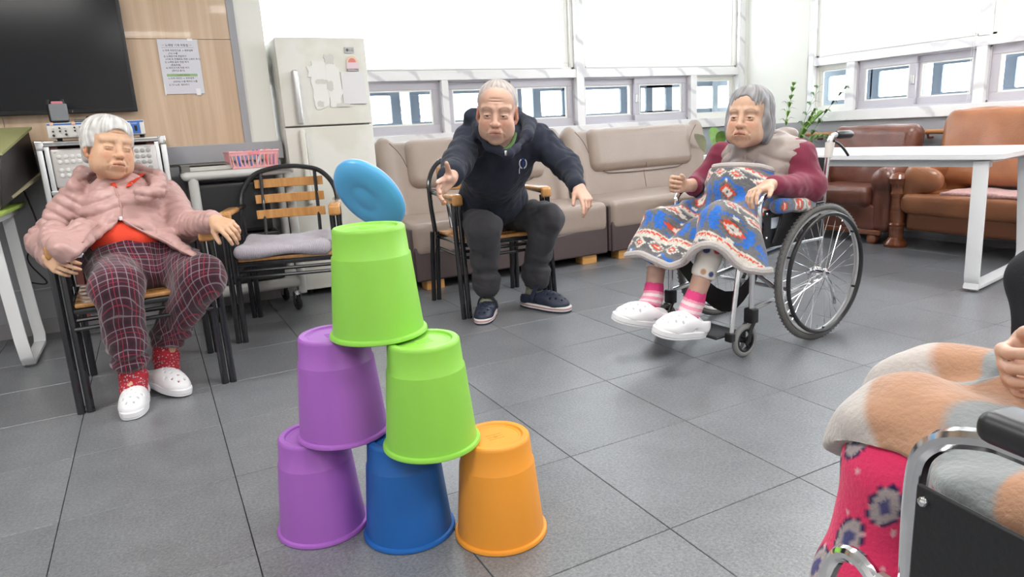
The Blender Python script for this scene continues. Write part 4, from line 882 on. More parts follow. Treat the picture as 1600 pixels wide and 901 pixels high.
    def sling(P0,P1,sag,nm,th=.004,m=vinyl):
        # P0,P1 : two lists of edge points left/right ; sag vector
        mb=MB(); k=len(P0); v=[]; 
        for side in (0,1):
            for i in range(k):
                for j in range(n+1):
                    u=j/n; p=V3(P0[i])*(1-u)+V3(P1[i])*u+V3(sag)*math.sin(PI*u); v.append(p+V3(sag)/(np.linalg.norm(sag)+1e-9)*th*side)
        o=k*(n+1); f=[]
        for i in range(k-1):
            for j in range(n):
                a=i*(n+1)+j; f.append((a,a+1,a+n+2,a+n+1)); f.append((o+a,o+a+n+1,o+a+n+2,o+a+1))
        for j in range(n):
            f.append((j,j+o,j+1+o,j+1)); a=(k-1)*(n+1)+j; f.append((a,a+1,a+1+o,a+o))
        for i in range(k-1):
            a=i*(n+1); f.append((a,a+n+1,a+n+1+o,a+o)); a+=n; f.append((a,a+o,a+n+1+o,a+n+1))
        mb.add(v,f); return mb.build(nm,m,t)
    sling([(-.05,-hw,.455),(.39,-hw,.465)],[(-.05,hw,.455),(.39,hw,.465)],(0,0,-.03),'seat_sling')
    sling([(-.062,-hw,.50),(-.07,-hw,.68),(-.085,-hw,.80)],[(-.062,hw,.50),(-.07,hw,.68),(-.085,hw,.80)],(-.035,0,0),'back_sling')
    sling([(.37,-hw,.33),(.35,-hw,.42)],[(.37,hw,.33),(.35,hw,.42)],(-.06,0,-.20),'calf_strap',.004,black)
    return t
wcA=wheelchair('wheelchair with chrome frame carrying the woman under the patterned blanket')
wcA.location=(2.545,2.285,0); wcA.rotation_euler=(0,0,math.radians(184.5))
wcB=wheelchair('foreground wheelchair cut off by the right edge of the photo',True)
wcB.location=(.862,.005,0); wcB.rotation_euler=(0,0,math.radians(82))
chA=arm_chair('black armchair in which the woman in the pink jacket sits',(-.105,3.30,0),math.radians(2))
chM=arm_chair('black armchair in which the man in navy sits',(1.70,3.57,0),math.radians(-3))
chE=arm_chair('empty black armchair with wooden slats and a lilac-grey cushion',(.62,3.83,0),math.radians(-16))
# cushion on the empty chair
def cushion(loc,rot,label,m):
    S=SDF((-.27,-.27,-.05),(.27,.27,.08),.007); S.box((0,0,.0),(.235,.225,.026),.026,0)
    P,F=S.mesh(); P=smooth_mesh(P,F,1); N_=mnormals(P,F)
    r=np.zeros(len(P))
    for cx,cy in((-.09,-.08),(.09,-.08),(-.09,.08),(.09,.08),(0,0)): r-=.014*np.exp(-((P[:,0]-cx)**2+(P[:,1]-cy)**2)/.0018)
    r+=.012*np.cos(P[:,0]*13)*np.cos(P[:,1]*13)+.006*fold(P,5,1)+.008
    edge=np.maximum(np.abs(P[:,0])/.235,np.abs(P[:,1])/.225); r*=np.clip((1.1-edge)*4,0,1); P=P+N_*r[:,None]; P[:,2]-=.012*0
    o=qmesh('chair_cushion',P@rotz(rot).T,F,m); o.location=loc; return o
ribm=mat('lilac grey ribbed cloth',(.47,.44,.50),.85,sheen=.2); 
def rib(m,sc,dist,ang=0):
    nt=m.node_tree; N=nt.nodes; L=nt.links; tc=N.new('ShaderNodeTexCoord'); mp=N.new('ShaderNodeMapping'); mp.inputs['Rotation'].default_value=(0,0,ang); w_=N.new('ShaderNodeTexWave'); w_.inputs['Scale'].default_value=sc; L.new(tc.outputs['Object'],mp.inputs[0]); L.new(mp.outputs[0],w_.inputs[0])
    bp=N.new('ShaderNodeBump'); bp.inputs['Strength'].default_value=.5; bp.inputs['Distance'].default_value=dist; L.new(w_.outputs[0],bp.inputs['Height']); L.new(bp.outputs[0],N['Principled BSDF'].inputs['Normal'])
rib(ribm,38,.003)
cu=cushion((.60,3.80,.462),math.radians(-16),'',ribm); tag(cu,'lilac-grey tufted seat cushion on the empty armchair','cushion')
# ================================================================= PEOPLE
from mathutils.bvhtree import BVHTree
def axes(f,up):
    f=nrm(f); up=V3(up); up=nrm(up-f*np.dot(f,up)); r=np.cross(up,f); return np.array([r,up,f]).T       # columns: person's image-right, up, forward
def pix(P):
    q=(np.asarray(P)-np.array([0,0,1.]))@CM.T; return 800+FPX*q[:,0]/q[:,2],450.5+FPX*q[:,1]/q[:,2]
def bvh(P,F): return BVHTree.FromPolygons([tuple(p) for p in P],[tuple(int(i) for i in f) for f in F])
def hit(B,x,y,off=.0):
    d=nrm(cray(x,y)); h=B.ray_cast(Vector((0,0,1.)),Vector(d)); 
    if h[0] is None: return None
    return np.array(h[0])-d*off
def hits(B,pts,off=.002,step=4):
    out=[]
    for (x0,y0),(x1,y1) in zip(pts[:-1],pts[1:]):
        n=max(1,int(math.hypot(x1-x0,y1-y0)/step))
        for k in range(n):
            h=hit(B,x0+(x1-x0)*k/n,y0+(y1-y0)*k/n,off)
            if h is not None: out.append(h)
    h=hit(B,*pts[-1],off)
    if h is not None: out.append(h)
    return out
def seamline(B,pts,r,name,m,par,off=.002,n=6):
    P=hits(B,pts,off)
    if len(P)>2: 
        Q=[P[0]]
        for p in P[1:]: 
            if np.linalg.norm(p-Q[-1])<.06: Q.append(p)
        if len(Q)<3: return None
        Q=[(Q[max(i-1,0)]+Q[i]+Q[min(i+1,len(Q)-1)])/3 for i in range(len(Q))]
        return MB().tube(Q,r,n).build(name,m,par)
def bonedata(P,bones):
    """nearest bone for every vertex -> (index, along, around)"""
    best=np.full(len(P),1e9); u=np.zeros(len(P)); v=np.zeros(len(P)); bi=np.zeros(len(P),int)
    for i,(a,b,r,off,ref) in enumerate(bones):
        a=V3(a);b=V3(b);ab=b-a;L_=np.linalg.norm(ab); t=np.clip((P-a)@ab/L_**2,-.15,1.15); tc=np.clip(t,0,1)
        d=P-a-tc[:,None]*ab; dist=np.linalg.norm(d,axis=1)-r; x=nrm(V3(ref)-ab*np.dot(ref,ab)/L_**2); y=np.cross(ab/L_,x)
        m=dist<best; best[m]=dist[m]; lat=d@y; u[m]=(lat+.6*np.clip(lat/.06,-1,1)*(r-d@x))[m]; v[m]=(off+t*L_)[m]; bi[m]=i
    return bi,u,v
def head_sdf(S,c,A,s,o):
    c=V3(c)
    def w(x,y,z): return c+A@(np.array([x,y,z])*s)
    def e(x,y,z,rx,ry,rz,k=.02,neg=False): S.ell(w(x,y,z),(rx*s,ry*s,rz*s),k*s,A,neg)
    def cp(p,q,ra,rb,k=.01,neg=False): S.cap(w(*p),w(*q),ra*s,rb*s,k*s,neg)
    fw=o.get('wide',1.)
    e(0,.045,-.018,.076,.082,.094); e(0,.055,.02,.068,.062,.062,.03)
    e(0,-.02,.022,.064*fw,.082,.066,.03); e(0,-.068,.036,.046*fw,.04,.044,.03); e(0,-.098,.056,.024,.018,.02,.02)
    for q in(-1,1):
        e(q*.036*fw,-.028,.054,.028,.03,.026,.02); e(q*.044*fw,-.062,.022,.026,.034,.04,.03)
        cp((q*.014,.032,.083),(q*.05,.030,.066),.009,.008,.014)
    if o.get('jowl'): 
        for q in(-1,1): e(q*.040*fw,-.066,.042,.024,.026,.026,.02)
    # eye sockets, lids
    for q in(-1,1):
        e(q*.031,.006,.094,.019,.012,.014,.012,True)
        e(q*.0315,.003,.074,.0165,.0135,.0135,.006)
        op=o.get('eye',.0028)
        if op>.0005: e(q*.0315,.002,.090,.0135,op,.012,.002,True)
        cp((q*.019,.0125,.0885),(q*.045,.011,.079),.0022,.0022,.004,True)       # upper lid crease
        cp((q*.020,-.010,.087),(q*.043,-.011,.079),.0018,.0018,.005,True)
    # nose
    cp((0,.018,.083),(0,-.022,.100),.0085,.0105,.012); e(0,-.029,.101,.0135,.011,.0125,.008)
    for q in(-1,1): e(q*.0135,-.032,.093,.0085,.0075,.010,.006); e(q*.007,-.0405,.099,.0038,.003,.005,.002,True)
    # mouth
    m=o.get('mouth',0)
    e(0,-.062,.078,.030,.020,.018,.018)
    cp((-.016,-.0575-.001,.0905),(0,-.0550,.0965),.0042,.0058,.006); cp((0,-.0550,.0965),(.016,-.0585,.0905),.0058,.0042,.006)
    cp((-.014,-.0675,.0905),(.014,-.0675,.0905),.0052,.0052,.007)
    dn=o.get('mdown',.002)
    cp((-.019,-.0625-dn,.092),(0,-.0618,.1035),.0014+m,.0020+m,.003,True); cp((0,-.0618,.1035),(.019,-.0625-dn,.092),.0020+m,.0016+m,.002,True)
    # folds
    for q in(-1,1):
        cp((q*.019,-.034,.096),(q*.034,-.060,.083),.0025,.0028,.008,True); cp((q*.031,-.068,.084),(q*.034,-.086,.070),.002,.002,.007,True)
    for yy in (.058,.068) if o.get('lines') else (): cp((-.035,yy,.083),(.035,yy,.083),.0018,.0018,.006,True)
    # ears
    if o.get('ears',1):
        for q in(-1,1):
            Re=A@roty(q*.35); S.ell(w(q*.077*fw,-.004,-.004),(.009*s,.033*s,.020*s),.006*s,Re); S.ell(w(q*.083*fw,.002,.004),(.006*s,.019*s,.010*s),.004*s,Re,True); e(q*.074*fw,-.034,.003,.007,.010,.008,.004)
def head_col(P,c,A,s,o,base,rng_=None):
    L=((P-V3(c))@A)/s; x,y,z=L[:,0],L[:,1],L[:,2]; ax=np.abs(x); C=np.tile(np.array(base,float),(len(P),1))
    def mix(mask,col): 
        m=np.clip(mask,0,1)[:,None]; C[:]=C*(1-m)+np.array(col)*m
    b=np.array(base); red=b*np.array([1.06,.80,.76]); front=z>0
    g=lambda dx,dy,sx,sy: np.exp(-((ax-dx)/sx)**2-((y-dy)/sy)**2)*(z>.03)
    mix(.7*g(.04,-.03,.018,.018),red); mix(.6*g(0,-.03,.013,.013),red); mix(.65*(ax>.074)*(z<.05)*(z>-.04)*(np.abs(y)<.045),red)
    mix(.30*g(.031,-.008,.02,.007),b*np.array([.82,.72,.70]))
    mix(.85*(np.abs(y+.0618)<.0075+.003*np.cos(np.clip(ax/.022,0,1)*1.5))*(ax<.022)*(z>.083),b*np.array(o.get('lip',(.86,.60,.58))))
    mix(.9*(np.abs(y+.0620+ .002*(ax/.02)**2)<.0017)*(ax<.023)*(z>.08),b*.22)
    ec=o.get('browc',(.3,.27,.25)); by=.030+.006*np.clip(1-((ax-.034)/.018)**2,-1,1)
    mix(o.get('brow',.6)*np.exp(-((y-by)/.0036)**2)*(ax>.013)*(ax<.052)*(z>.05),ec)
    mix(.8*(np.abs(y-.0033-.0028*np.clip(1-((ax-.0315)/.014)**2,0,1)*(o.get('eye',.003)>.001))<.0013)*(np.abs(ax-.0315)<.0145)*(z>.07),b*.20)
    mix(.5*np.exp(-((L+np.array([0,.0405,-.099]))**2*np.array([1,1,1])).sum(1)*0-(((ax-.007)/.004)**2+((y+.040)/.003)**2))*(z>.09),b*.3)
    n=fold(P,38,11); mix(.16*np.clip(n,0,1),b*np.array([.80,.66,.6])); n=fold(P,90,12); mix(.14*np.clip(n-.3,0,1),b*.6)
    return C
def hand_sdf(S,W,X,Yt,s,curl,spread=.0,thumb=(.5,.75,-.35),tc=.5,left=False):
    """W wrist, X finger direction, Yt towards the thumb; back of the hand = X x Yt"""
    X=nrm(X); Yt=nrm(V3(Yt)-X*np.dot(X,Yt)); Z=np.cross(X,Yt)*(-1 if left else 1); W=V3(W)
    L=lambda a,b,c: W+(X*a+Yt*b+Z*c)*s
    S.cap(L(-.03,0,0),L(.012,0,0),.026*s,.023*s,.012,flat=(Z,.75))
    by=(.030,.010,-.010,-.029); bx=(.088,.091,.087,.079)
    for i in range(4):
        S.cap(L(.008,by[i]*.55,0),L(bx[i],by[i],.0),.0135*s,.0105*s,.014)
    S.cap(L(.02,.018,-.008),L(.055,.028,-.010),.015*s,.011*s,.012); S.cap(L(.02,-.018,-.007),L(.06,-.026,-.007),.013*s,.010*s,.012)
    fl=(.074,.082,.076,.060)
    for i in range(4):
        p=L(bx[i],by[i],0); a=0.; sp=spread*(1.5-i)/1.5; c=curl[i]
        for j,(q,r0,r1) in enumerate(((.46,.0094,.0086),(.30,.0086,.0078),(.24,.0078,.0066))):
            a+=c[j] if not np.isscalar(c) else c*(1,1.1,.7)[j]
            d=(X*math.cos(sp)+Yt*math.sin(sp))*math.cos(a)-Z*math.sin(a); n=p+d*fl[i]*q*s; S.cap(p,n,r0*s*(.9 if i==3 else 1),r1*s*(.9 if i==3 else 1),.0025); p=n
    p=L(.022,.030,-.006); d=nrm(X*thumb[0]+Yt*thumb[1]+Z*thumb[2]); S.cap(L(.012,.012,-.003),p+d*.018*s,.015*s,.0125*s,.012)
    p=p+d*.018*s; d2=nrm(d+ (X*.7-Z*.35)*tc); n=p+d2*.032*s; S.cap(p,n,.0112*s,.0100*s,.004); d3=nrm(d2+(X*.6-Z*.4)*tc); S.cap(n,n+d3*.025*s,.0100*s,.0080*s,.003)
def part_mesh(lo,hi,h,fn,sm=1):
    S=SDF(lo,hi,h); fn(S); P,F=S.mesh(); return (smooth_mesh(P,F,sm) if sm else P),F
def skinmat(name,rough=.5):
    m=mat(name,(.6,.4,.3),rough,attr=True,bump=.05,bscale=250,spec=.4); b=m.node_tree.nodes['Principled BSDF']; b.inputs['Subsurface Weight'].default_value=.12; b.inputs['Subsurface Radius'].default_value=(.012,.004,.002); b.inputs['Subsurface Scale'].default_value=.6; return m
skin=skinmat('skin')
eyem=mat('eye white',(.70,.67,.63),.15,attr=True)
def eyes(par,c,A,s,look=(0,0),tone=1):
    for q in(-1,1):
        mb=MB(); n=20; v=[];f=[]; cc=V3(c)+A@(np.array([q*.0315,.002,.0735])*s); r=.0128*s; fw_=nrm(A@np.array([look[0],look[1],1.])); Fm=frame(fw_); cols=[]
        for i in range(15):
            t=PI*.55*i/14
            for k in range(n): a=2*PI*k/n; v.append(cc+r*(Fm@np.array([math.sin(t)*math.cos(a),math.sin(t)*math.sin(a),math.cos(t)]))); cols.append((.008,.007,.006) if t<.26 else ((.025,.013,.008) if t<.62 else (.50,.46,.43)))
        for i in range(14):
            for k in range(n): f.append((i*n+k,(i+1)*n+k,(i+1)*n+(k+1)%n,i*n+(k+1)%n))
        qmesh('eye',np.array(v),np.array(f),eyem,par,col=np.array(cols))
def build_body(par,parts,colfn):
    P,F=joinm(parts); return qmesh('body',P,F,skin,par,col=colfn(P))
def cloth(name,S,m,par,folds=None,sm=2,uvb=None,colf=None):
    P,F=S.mesh(); P=smooth_mesh(P,F,sm); N_=mnormals(P,F)
    if folds is not None: P=P+N_*folds(P)[:,None]; 
    uv=None
    if callable(uvb): uv=uvb(P)
    elif uvb is not None: bi,u,v=bonedata(P,uvb); uv=np.stack([u,v],1)
    o=qmesh(name,P,F,m,par,uv=uv,col=colf(P) if colf else None); return o,P,F
def clog(par_name,par,heel,toe,up,col,sole_col,style,label,s=1.,stripe=None):
    """a foam clog; returns the thing/part. heel,toe on the ground line"""
    heel=V3(heel);toe=V3(toe); X=nrm(toe-heel); Zu=nrm(V3(up)-X*np.dot(up,X)); Y=np.cross(Zu,X); L_=np.linalg.norm(toe-heel); k=L_/.27
    w=lambda a,b,c: heel+(X*a+Y*b+Z_(c))*k
    Z_=lambda c: Zu*c
    Rm=np.array([X,Y,Zu]).T
    lo=np.minimum(heel,toe)-.09; hi=np.maximum(heel,toe)+.14; h=.0032
    S=SDF(lo,hi,h)
    S.cap(w(.05,0,.040),w(.20,0,.030),.040*k,.038*k,.02); S.ell(w(.205,0,.030),(.060*k,.047*k,.034*k),.02,Rm); S.ell(w(.150,0,.052),(.072*k,.043*k,.034*k),.03,Rm)
    S.cap(w(.045,0,.035),w(.05,0,.052),.042*k,.040*k,.01)
    S.cut(-Zu,w(0,0,.024))
    op=w(.055,0,.095); S.ell(op,(.082*k,.034*k,.060*k),.006,Rm,neg=True); S.box(w(.03,0,.095),(.06*k,.06*k,.028*k),.01,.006,Rm,neg=True)
    if style=='mule': S.box(w(-.005,0,.075),(.035*k,.06*k,.035*k),.01,.004,Rm,neg=True)
    for hx,hy in [(.165,.0),(.165,.022),(.165,-.022),(.19,.012),(.19,-.012),(.19,.034),(.19,-.034),(.215,0),(.215,.024),(.215,-.024),(.143,.012),(.143,-.012),(.238,.012),(.238,-.012)]:
        S.cap(w(hx,hy,.045),w(hx+.01,hy*1.3,.125),.0046*k,.0046*k,.0,neg=True)
    for q in(-1,1): S.ell(w(.115,q*.048,.035),(.012*k,.02*k,.008*k),.002,Rm,neg=True)
    P,F=S.mesh(); up_=qmesh('upper' if par else par_name,P,F,col,None)
    # sole
    pts=[]; 
    for i in range(40):
        a=2*PI*i/40; ca,sa=math.cos(a),math.sin(a); x=.135+.137*ca; wd=.044+.011*(x/.27) ; wd*=(1-.10*math.exp(-((x-.12)/.04)**2)); y=wd*math.copysign(abs(sa)**.75,sa); pts.append((x,y))
    def solid(z0,z1,g): 
        mb=MB(); mb.prism([((x-.135)*(1+g*.3)+.135,y*(1+g)) for x,y in pts],z0*k,z1*k,Rm,heel) if 0 else mb.prism([(((x-.135)*(1+g*.35)+.135)*k,y*(1+g)*k) for x,y in pts],z0*k,z1*k,Rm,heel); return mb
    root=thing(par_name,label[0],'shoe',(0,0,0),label[1]) if label else None
    P0=root if root is not None else par
    up_.name='upper'; up_.data.name='upper'; setpar(up_,P0)
    solid(.0,.007,0.0).build('outsole',sole_col if stripe is None else MATS['navy foam'],P0,bevel=.002*k)
    solid(.007,.028,.03).build('midsole',sole_col,P0,bevel=.003*k)
    if stripe is not None: solid(.0165,.0195,.045).build('stripe',stripe,P0)
    if style=='strap':
        MB().tube(crom([w(.10,.050,.050),w(.11,.034,.094),w(.115,0,.112),w(.11,-.034,.094),w(.10,-.050,.050)],5),.01,10,flat=(tuple(X),.011*k,.0035*k)).build('strap',col,P0)
        for q in(-1,1): MB().lathe([(.007*k,0),(.007*k,.004*k),(0,.005*k)],w(.10,q*.049,.05),Y*q,12).build('rivet',MATS['navy foam'],P0)
    return P0
def sock(par,pts,rad,m,ribs=None):
    lo=np.min(pts,0)-.09; hi=np.max(pts,0)+.09; S=SDF(lo,hi,.004)
    for i in range(len(pts)-1): S.cap(pts[i],pts[i+1],rad[i],rad[i+1],.02)
    return cloth('sock',S,m,par,lambda P:.0018*fold(P*np.array([.6,.6,2]),14,5),1)
# -------- fabrics
def stripes_mat(name,base,layers,rough=.9,bump=.25,bscale=300,noise=.15):
    """layers: (axis 0/1, period, centre, halfwidth, colour, strength) on the 'uvw' attribute"""
    m=mat(name,base,rough,sheen=.3,spec=.25,bump=bump,bscale=bscale); nt=m.node_tree; N=nt.nodes; L=nt.links
    at=N.new('ShaderNodeAttribute'); at.attribute_name='uvw'; sp=N.new('ShaderNodeSeparateXYZ'); L.new(at.outputs['Vector'],sp.inputs[0]); cur=None
    def M_(op,a,b=None,c=None):
        n=N.new('ShaderNodeMath'); n.operation=op
        for i,x in enumerate((a,b,c)):
            if x is None: continue
            if isinstance(x,(int,float)): n.inputs[i].default_value=x
            else: L.new(x,n.inputs[i])
        return n.outputs[0]
    for ax,per,cen,hw,col,st in layers:
        v=M_('DIVIDE',sp.outputs[ax],per); v=M_('FRACT',M_('ADD',v,100.5-cen)); v=M_('ABSOLUTE',M_('SUBTRACT',v,.5)); v=M_('MULTIPLY',v,per)
        mr=N.new('ShaderNodeMapRange'); mr.interpolation_type='SMOOTHSTEP'; mr.inputs[1].default_value=hw*1.5; mr.inputs[2].default_value=hw*.6; mr.inputs[3].default_value=0; mr.inputs[4].default_value=st; L.new(v,mr.inputs[0])
        mx=N.new('ShaderNodeMix'); mx.data_type='RGBA'; L.new(mr.outputs[0],mx.inputs[0])
        if cur is None: mx.inputs[6].default_value=(*base,1)
        else: L.new(cur,mx.inputs[6])
        mx.inputs[7].default_value=(*col,1); cur=mx.outputs[2]
    L.new(cur,N['Principled BSDF'].inputs['Base Color']); return m
plaid=stripes_mat('plaid flannel',(.028,.018,.024),[(0,.036,.0,.010,(.075,.010,.03),.7),(1,.036,.0,.010,(.10,.012,.035),.5),(0,.036,.0,.0017,(.29,.27,.30),.7),(1,.036,.0,.0017,(.29,.27,.30),.7),(0,.072,.25,.0015,(.45,.03,.07),.8),(1,.072,.25,.0015,(.40,.03,.07),.6)])
puffer=mat('dusty pink nylon',(.50,.305,.285),.42,bump=.25,bscale=28,spec=.45,sheen=.1,detail=2); redc=mat('red knit',(.75,.055,.02),.8,bump=.2,bscale=200)
navy=mat('navy fleece',(.020,.025,.042),.85,sheen=.08,bump=.15,bscale=260,spec=.3,var=.2,vscale=4); charc=mat('charcoal cloth',(.055,.054,.062),.85,bump=.25,bscale=320,sheen=.08,spec=.3); 
mat('navy foam',(.020,.028,.055),.5); whitef=mat('white foam',(.84,.84,.87),.45); navyf=MATS['navy foam']
burg=mat('burgundy knit',(.19,.018,.05),.85,bump=.2,bscale=250,sheen=.15); vestm=mat('taupe quilted nylon',(.33,.275,.25),.5,bump=.3,bscale=26)
def floral(name,base,cols,sc):
    m=mat(name,base,.85,bump=.15,bscale=300); nt=m.node_tree; N=nt.nodes; L=nt.links; tc=N.new('ShaderNodeTexCoord'); vo=N.new('ShaderNodeTexVoronoi'); vo.inputs['Scale'].default_value=sc; L.new(tc.outputs['Object'],vo.inputs[0])
    mr=N.new('ShaderNodeMapRange'); mr.inputs[1].default_value=.42; mr.inputs[2].default_value=.30; L.new(vo.outputs['Distance'],mr.inputs[0]); sp=N.new('ShaderNodeSeparateColor'); L.new(vo.outputs['Color'],sp.inputs[0])
    r=N.new('ShaderNodeValToRGB'); r.color_ramp.interpolation='CONSTANT'; 
    for i,c in enumerate(cols):
        e=r.color_ramp.elements[i] if i<2 else r.color_ramp.elements.new(i/len(cols)); e.position=i/len(cols); e.color=(*c,1)
    L.new(sp.outputs[0],r.inputs[0]); mx=N.new('ShaderNodeMix'); mx.data_type='RGBA'; L.new(mr.outputs[0],mx.inputs[0]); mx.inputs[6].default_value=(*base,1); L.new(r.outputs[0],mx.inputs[7]); L.new(mx.outputs[2],N['Principled BSDF'].inputs['Base Color']); return m
flor=floral('red floral sock',(.42,.02,.035),[(.42,.02,.035),(.55,.5,.55),(.45,.02,.03),(.35,.42,.5),(.6,.4,.42),(.15,.05,.05)],115)
def hair(name,par,c,A,s,m,shell,cuts,strand=.003,seed=1,freq=60,h=.003,col=None,dirv=(0,1,0)):
    S=SDF(V3(c)-.17*s,V3(c)+.17*s,h)
    w=lambda x,y,z: V3(c)+A@(np.array([x,y,z])*s)
    for (x,y,z,a,b,d,k) in shell: S.ell(w(x,y,z),(a*s,b*s,d*s),k,A)
    for (x,y,z,a,b,d,k) in cuts: S.ell(w(x,y,z),(a*s,b*s,d*s),k,A,True)
    P,F=S.mesh(); P=smooth_mesh(P,F,1); N_=mnormals(P,F); L=((P-V3(c))@A)/s
    # strands radiate from the crown
    az=np.arctan2(L[:,0],L[:,2]+.02); pol=np.arctan2(np.hypot(L[:,0],L[:,2]+.02),L[:,1]-.0)
    q=.5*np.sin(az*freq+3*np.sin(az*7+seed)+2*np.sin(pol*5+seed)) + .5*np.sin(az*freq*.37+seed*2+1.5*np.sin(pol*4))
    P=P+N_*(strand*q)[:,None]
    C=np.array(col)[None,:]*(1+.30*q+.12*fold(P,20,seed))[:,None] if col is not None else None
    return qmesh(name,P,F,m,par,col=C)
hairm=mat('hair',(.6,.6,.6),.5,attr=True,spec=.4,bump=.2,bscale=400)
def puff(P,bones,per,amp,sharp=.45):
    bi,u,v=bonedata(P,bones); return amp*(np.abs(np.sin(PI*v/per))**sharp-.6),bi
# ================================================================= WOMAN IN PINK
def woman_pink():
    t=thing('person','old woman with white hair, pink padded jacket and plaid trousers, seated with eyes shut','person',(0,0,0)); t.location=(-.1,3.3,0)
    J=dict(head=(-.132,3.39,1.0),neck=(-.121,3.43,.85),shR=(-.295,3.42,.80),shL=(.055,3.44,.79),elR=(-.425,3.40,.645),wrR=(-.385,3.10,.615),elL=(.105,3.25,.665),wrL=(.205,2.985,.705))
    J={k:V3(v) for k,v in J.items()}
    hipR,hipL=V3((-.192,3.36,.51)),V3((-.017,3.38,.51)); knR,knL=V3((-.175,2.98,.49)),V3((.125,3.03,.475)); anR,anL=V3((-.182,3.04,.11)),V3((-.055,3.2,.12))
    A=axes(cdir(.80,-.10,.60),cdir(-.05,1,.0)); c=dep(170,233,2.86); s=1.06
    J['head']=c; base=(.66,.41,.27); o=dict(eye=.0,lines=1,jowl=1,wide=1.08,mdown=.0012,mouth=.0006,brow=.22,browc=(.5,.45,.4))
    def fh(S): head_sdf(S,c,A,s,o); S.cap(c+A@np.array([0,-.05,-.02]),J['neck']+(0,-.0,-.05),.053,.062,.03)
    def fhr(S): hand_sdf(S,J['wrR'],(dep(94,415,2.55)-J['wrR']),cdir(.6,.2,.3),.95,[.5,.5,.55,.6],.05)
    wl=J['wrL']; fdir=dep(368,366,2.66)-wl
    def fhl(S): hand_sdf(S,wl+nrm(fdir)*.01,fdir+V3((0,0,.02)),cdir(-.5,-.6,.6),1.0,[.5,.6,.7,.75],.05,(.7,.45,-.5),.5,True); S.cap(J['elL'],wl,.035,.026,.01)
    def fb(S):
        S.cap(J['shR'],J['shL'],.045); S.cap(J['neck']-(0,0,.06),(-.11,3.38,.6),.06,.07); S.cap(hipR,knR,.055,.045); S.cap(hipL,knL,.055,.045); S.cap(knR,anR,.036,.022); S.cap(knL,anL,.036,.022); S.cap(J['shR'],J['elR'],.035); S.cap(J['elR'],J['wrR'],.03,.026); S.cap(J['shL'],J['elL'],.035)
        S.cap(anR,(-.2,2.93,.05),.022,.02); S.cap(anL,(-.03,3.04,.055),.022,.02)
    parts=[part_mesh(c-.17,c+.17,.0024,fh),part_mesh(J['wrR']-.14,J['wrR']+.14,.003,fhr),part_mesh(wl-.16,wl+.17,.0028,fhl),part_mesh((-.55,2.8,.0),(.35,3.6,.95),.012,fb)]
    build_body(t,parts,lambda P: head_col(P,c,A,s,o,base))
    hair('hair',t,c,A,s,hairm,[(0,.052,-.026,.090,.086,.104,.0),(0,.075,.03,.070,.05,.06,.02),(-.068,.02,-.01,.026,.06,.045,.02),(.066,.02,.0,.02,.055,.04,.02),(0,-.02,-.065,.072,.07,.05,.03)],
         [(0,-.035,.080,.066,.110,.075,.006),(0,-.11,-.02,.2,.055,.2,.01),(-.08,-.038,.02,.03,.036,.05,.004),(.08,-.03,.03,.03,.045,.05,.004)],.0016,3,34,.0032,(.60,.59,.58))
    # jacket
    S=SDF((-.60,2.85,.36),(.35,3.72,1.0),.0062)
    sp=J['neck']+V3((0,-.02,-.03))
    S.cap(J['shR']+(.02,0,-.01),J['shL']-(.02,0,.01),.062,.062,.03); S.cap((-.12,3.40,.79),(-.11,3.33,.60),.125,.150,.04,flat=((0,1,-.3),.85)); S.ell((-.12,3.37,.75),(.17,.125,.11),.04); S.ell((-.115,3.28,.62),(.175,.115,.13),.05); S.ell((-.115,3.35,.56),(.20,.16,.12),.05)
    S.cap(J['shR'],J['elR'],.070,.064,.03); S.cap(J['elR'],J['wrR']+V3((.02,.03,0)),.064,.052,.025); S.cap(J['shL'],J['elL'],.068,.062,.03); S.cap(J['elL'],wl+nrm(J['elL']-wl)*.035,.060,.043,.025)
    # front flap pushed out at her right hand, hip skirts at both sides
    S.cap(dep(84,362,2.72),dep(112,402,2.56),.045,.030,.03); S.cap(dep(80,372,2.64),dep(96,392,2.53),.045,.035,.03); S.cap(dep(130,360,2.72),dep(122,398,2.57),.050,.030,.03); S.cap(dep(150,370,2.74),dep(118,402,2.60),.040,.024,.03); S.cap(dep(255,375,2.86),dep(300,400,2.76),.045,.015,.03)
    # hood lying round the neck
    ring=[dep(118,292,2.84),dep(128,272,2.96),dep(160,268,3.05),dep(215,268,3.08),dep(246,278,3.0),dep(248,296,2.86),dep(222,305,2.80)]
    for a,b in zip(ring[:-1],ring[1:]): S.cap(a,b,.030,.030,.02)
    S.ell(dep(180,282,3.10),(.12,.05,.06),.03)
    # inverted V hem : remove below both edges
    def vplane(p0,p1):
        n=np.cross(cray(*p0),cray(*p1)); n=nrm(n); 
        return n if n[2]<0 else -n          # pointing down
    n1=vplane((102,413),(188,343)); n2=vplane((188,343),(314,408)); X,Y,Z=S.ax[0][:,None,None],S.ax[1][None,:,None],S.ax[2][None,None,:]-1.
    e1=X*n1[0]+Y*n1[1]+Z*n1[2]; e2=X*n2[0]+Y*n2[1]+Z*n2[2]; S.d=np.maximum(S.d,np.minimum(e1,e2)); 
    # neck opening
    S.cap(dep(185,270,2.76),dep(188,296,2.74),.036,.010,.01,neg=True); S.cap(c,J['neck']+(0,-.0,.02),.060,.050,.01,neg=True)
    bones=[((-.12,3.36,.97),(-.11,3.33,.42),.13,0,(1,0,0)),(J['shR'],J['elR'],.07,.2,(0,1,0)),(J['elR'],J['wrR'],.06,.42,(0,1,0)),(J['shL'],J['elL'],.07,.2,(0,1,0)),(J['elL'],wl,.055,.42,(0,1,0))]
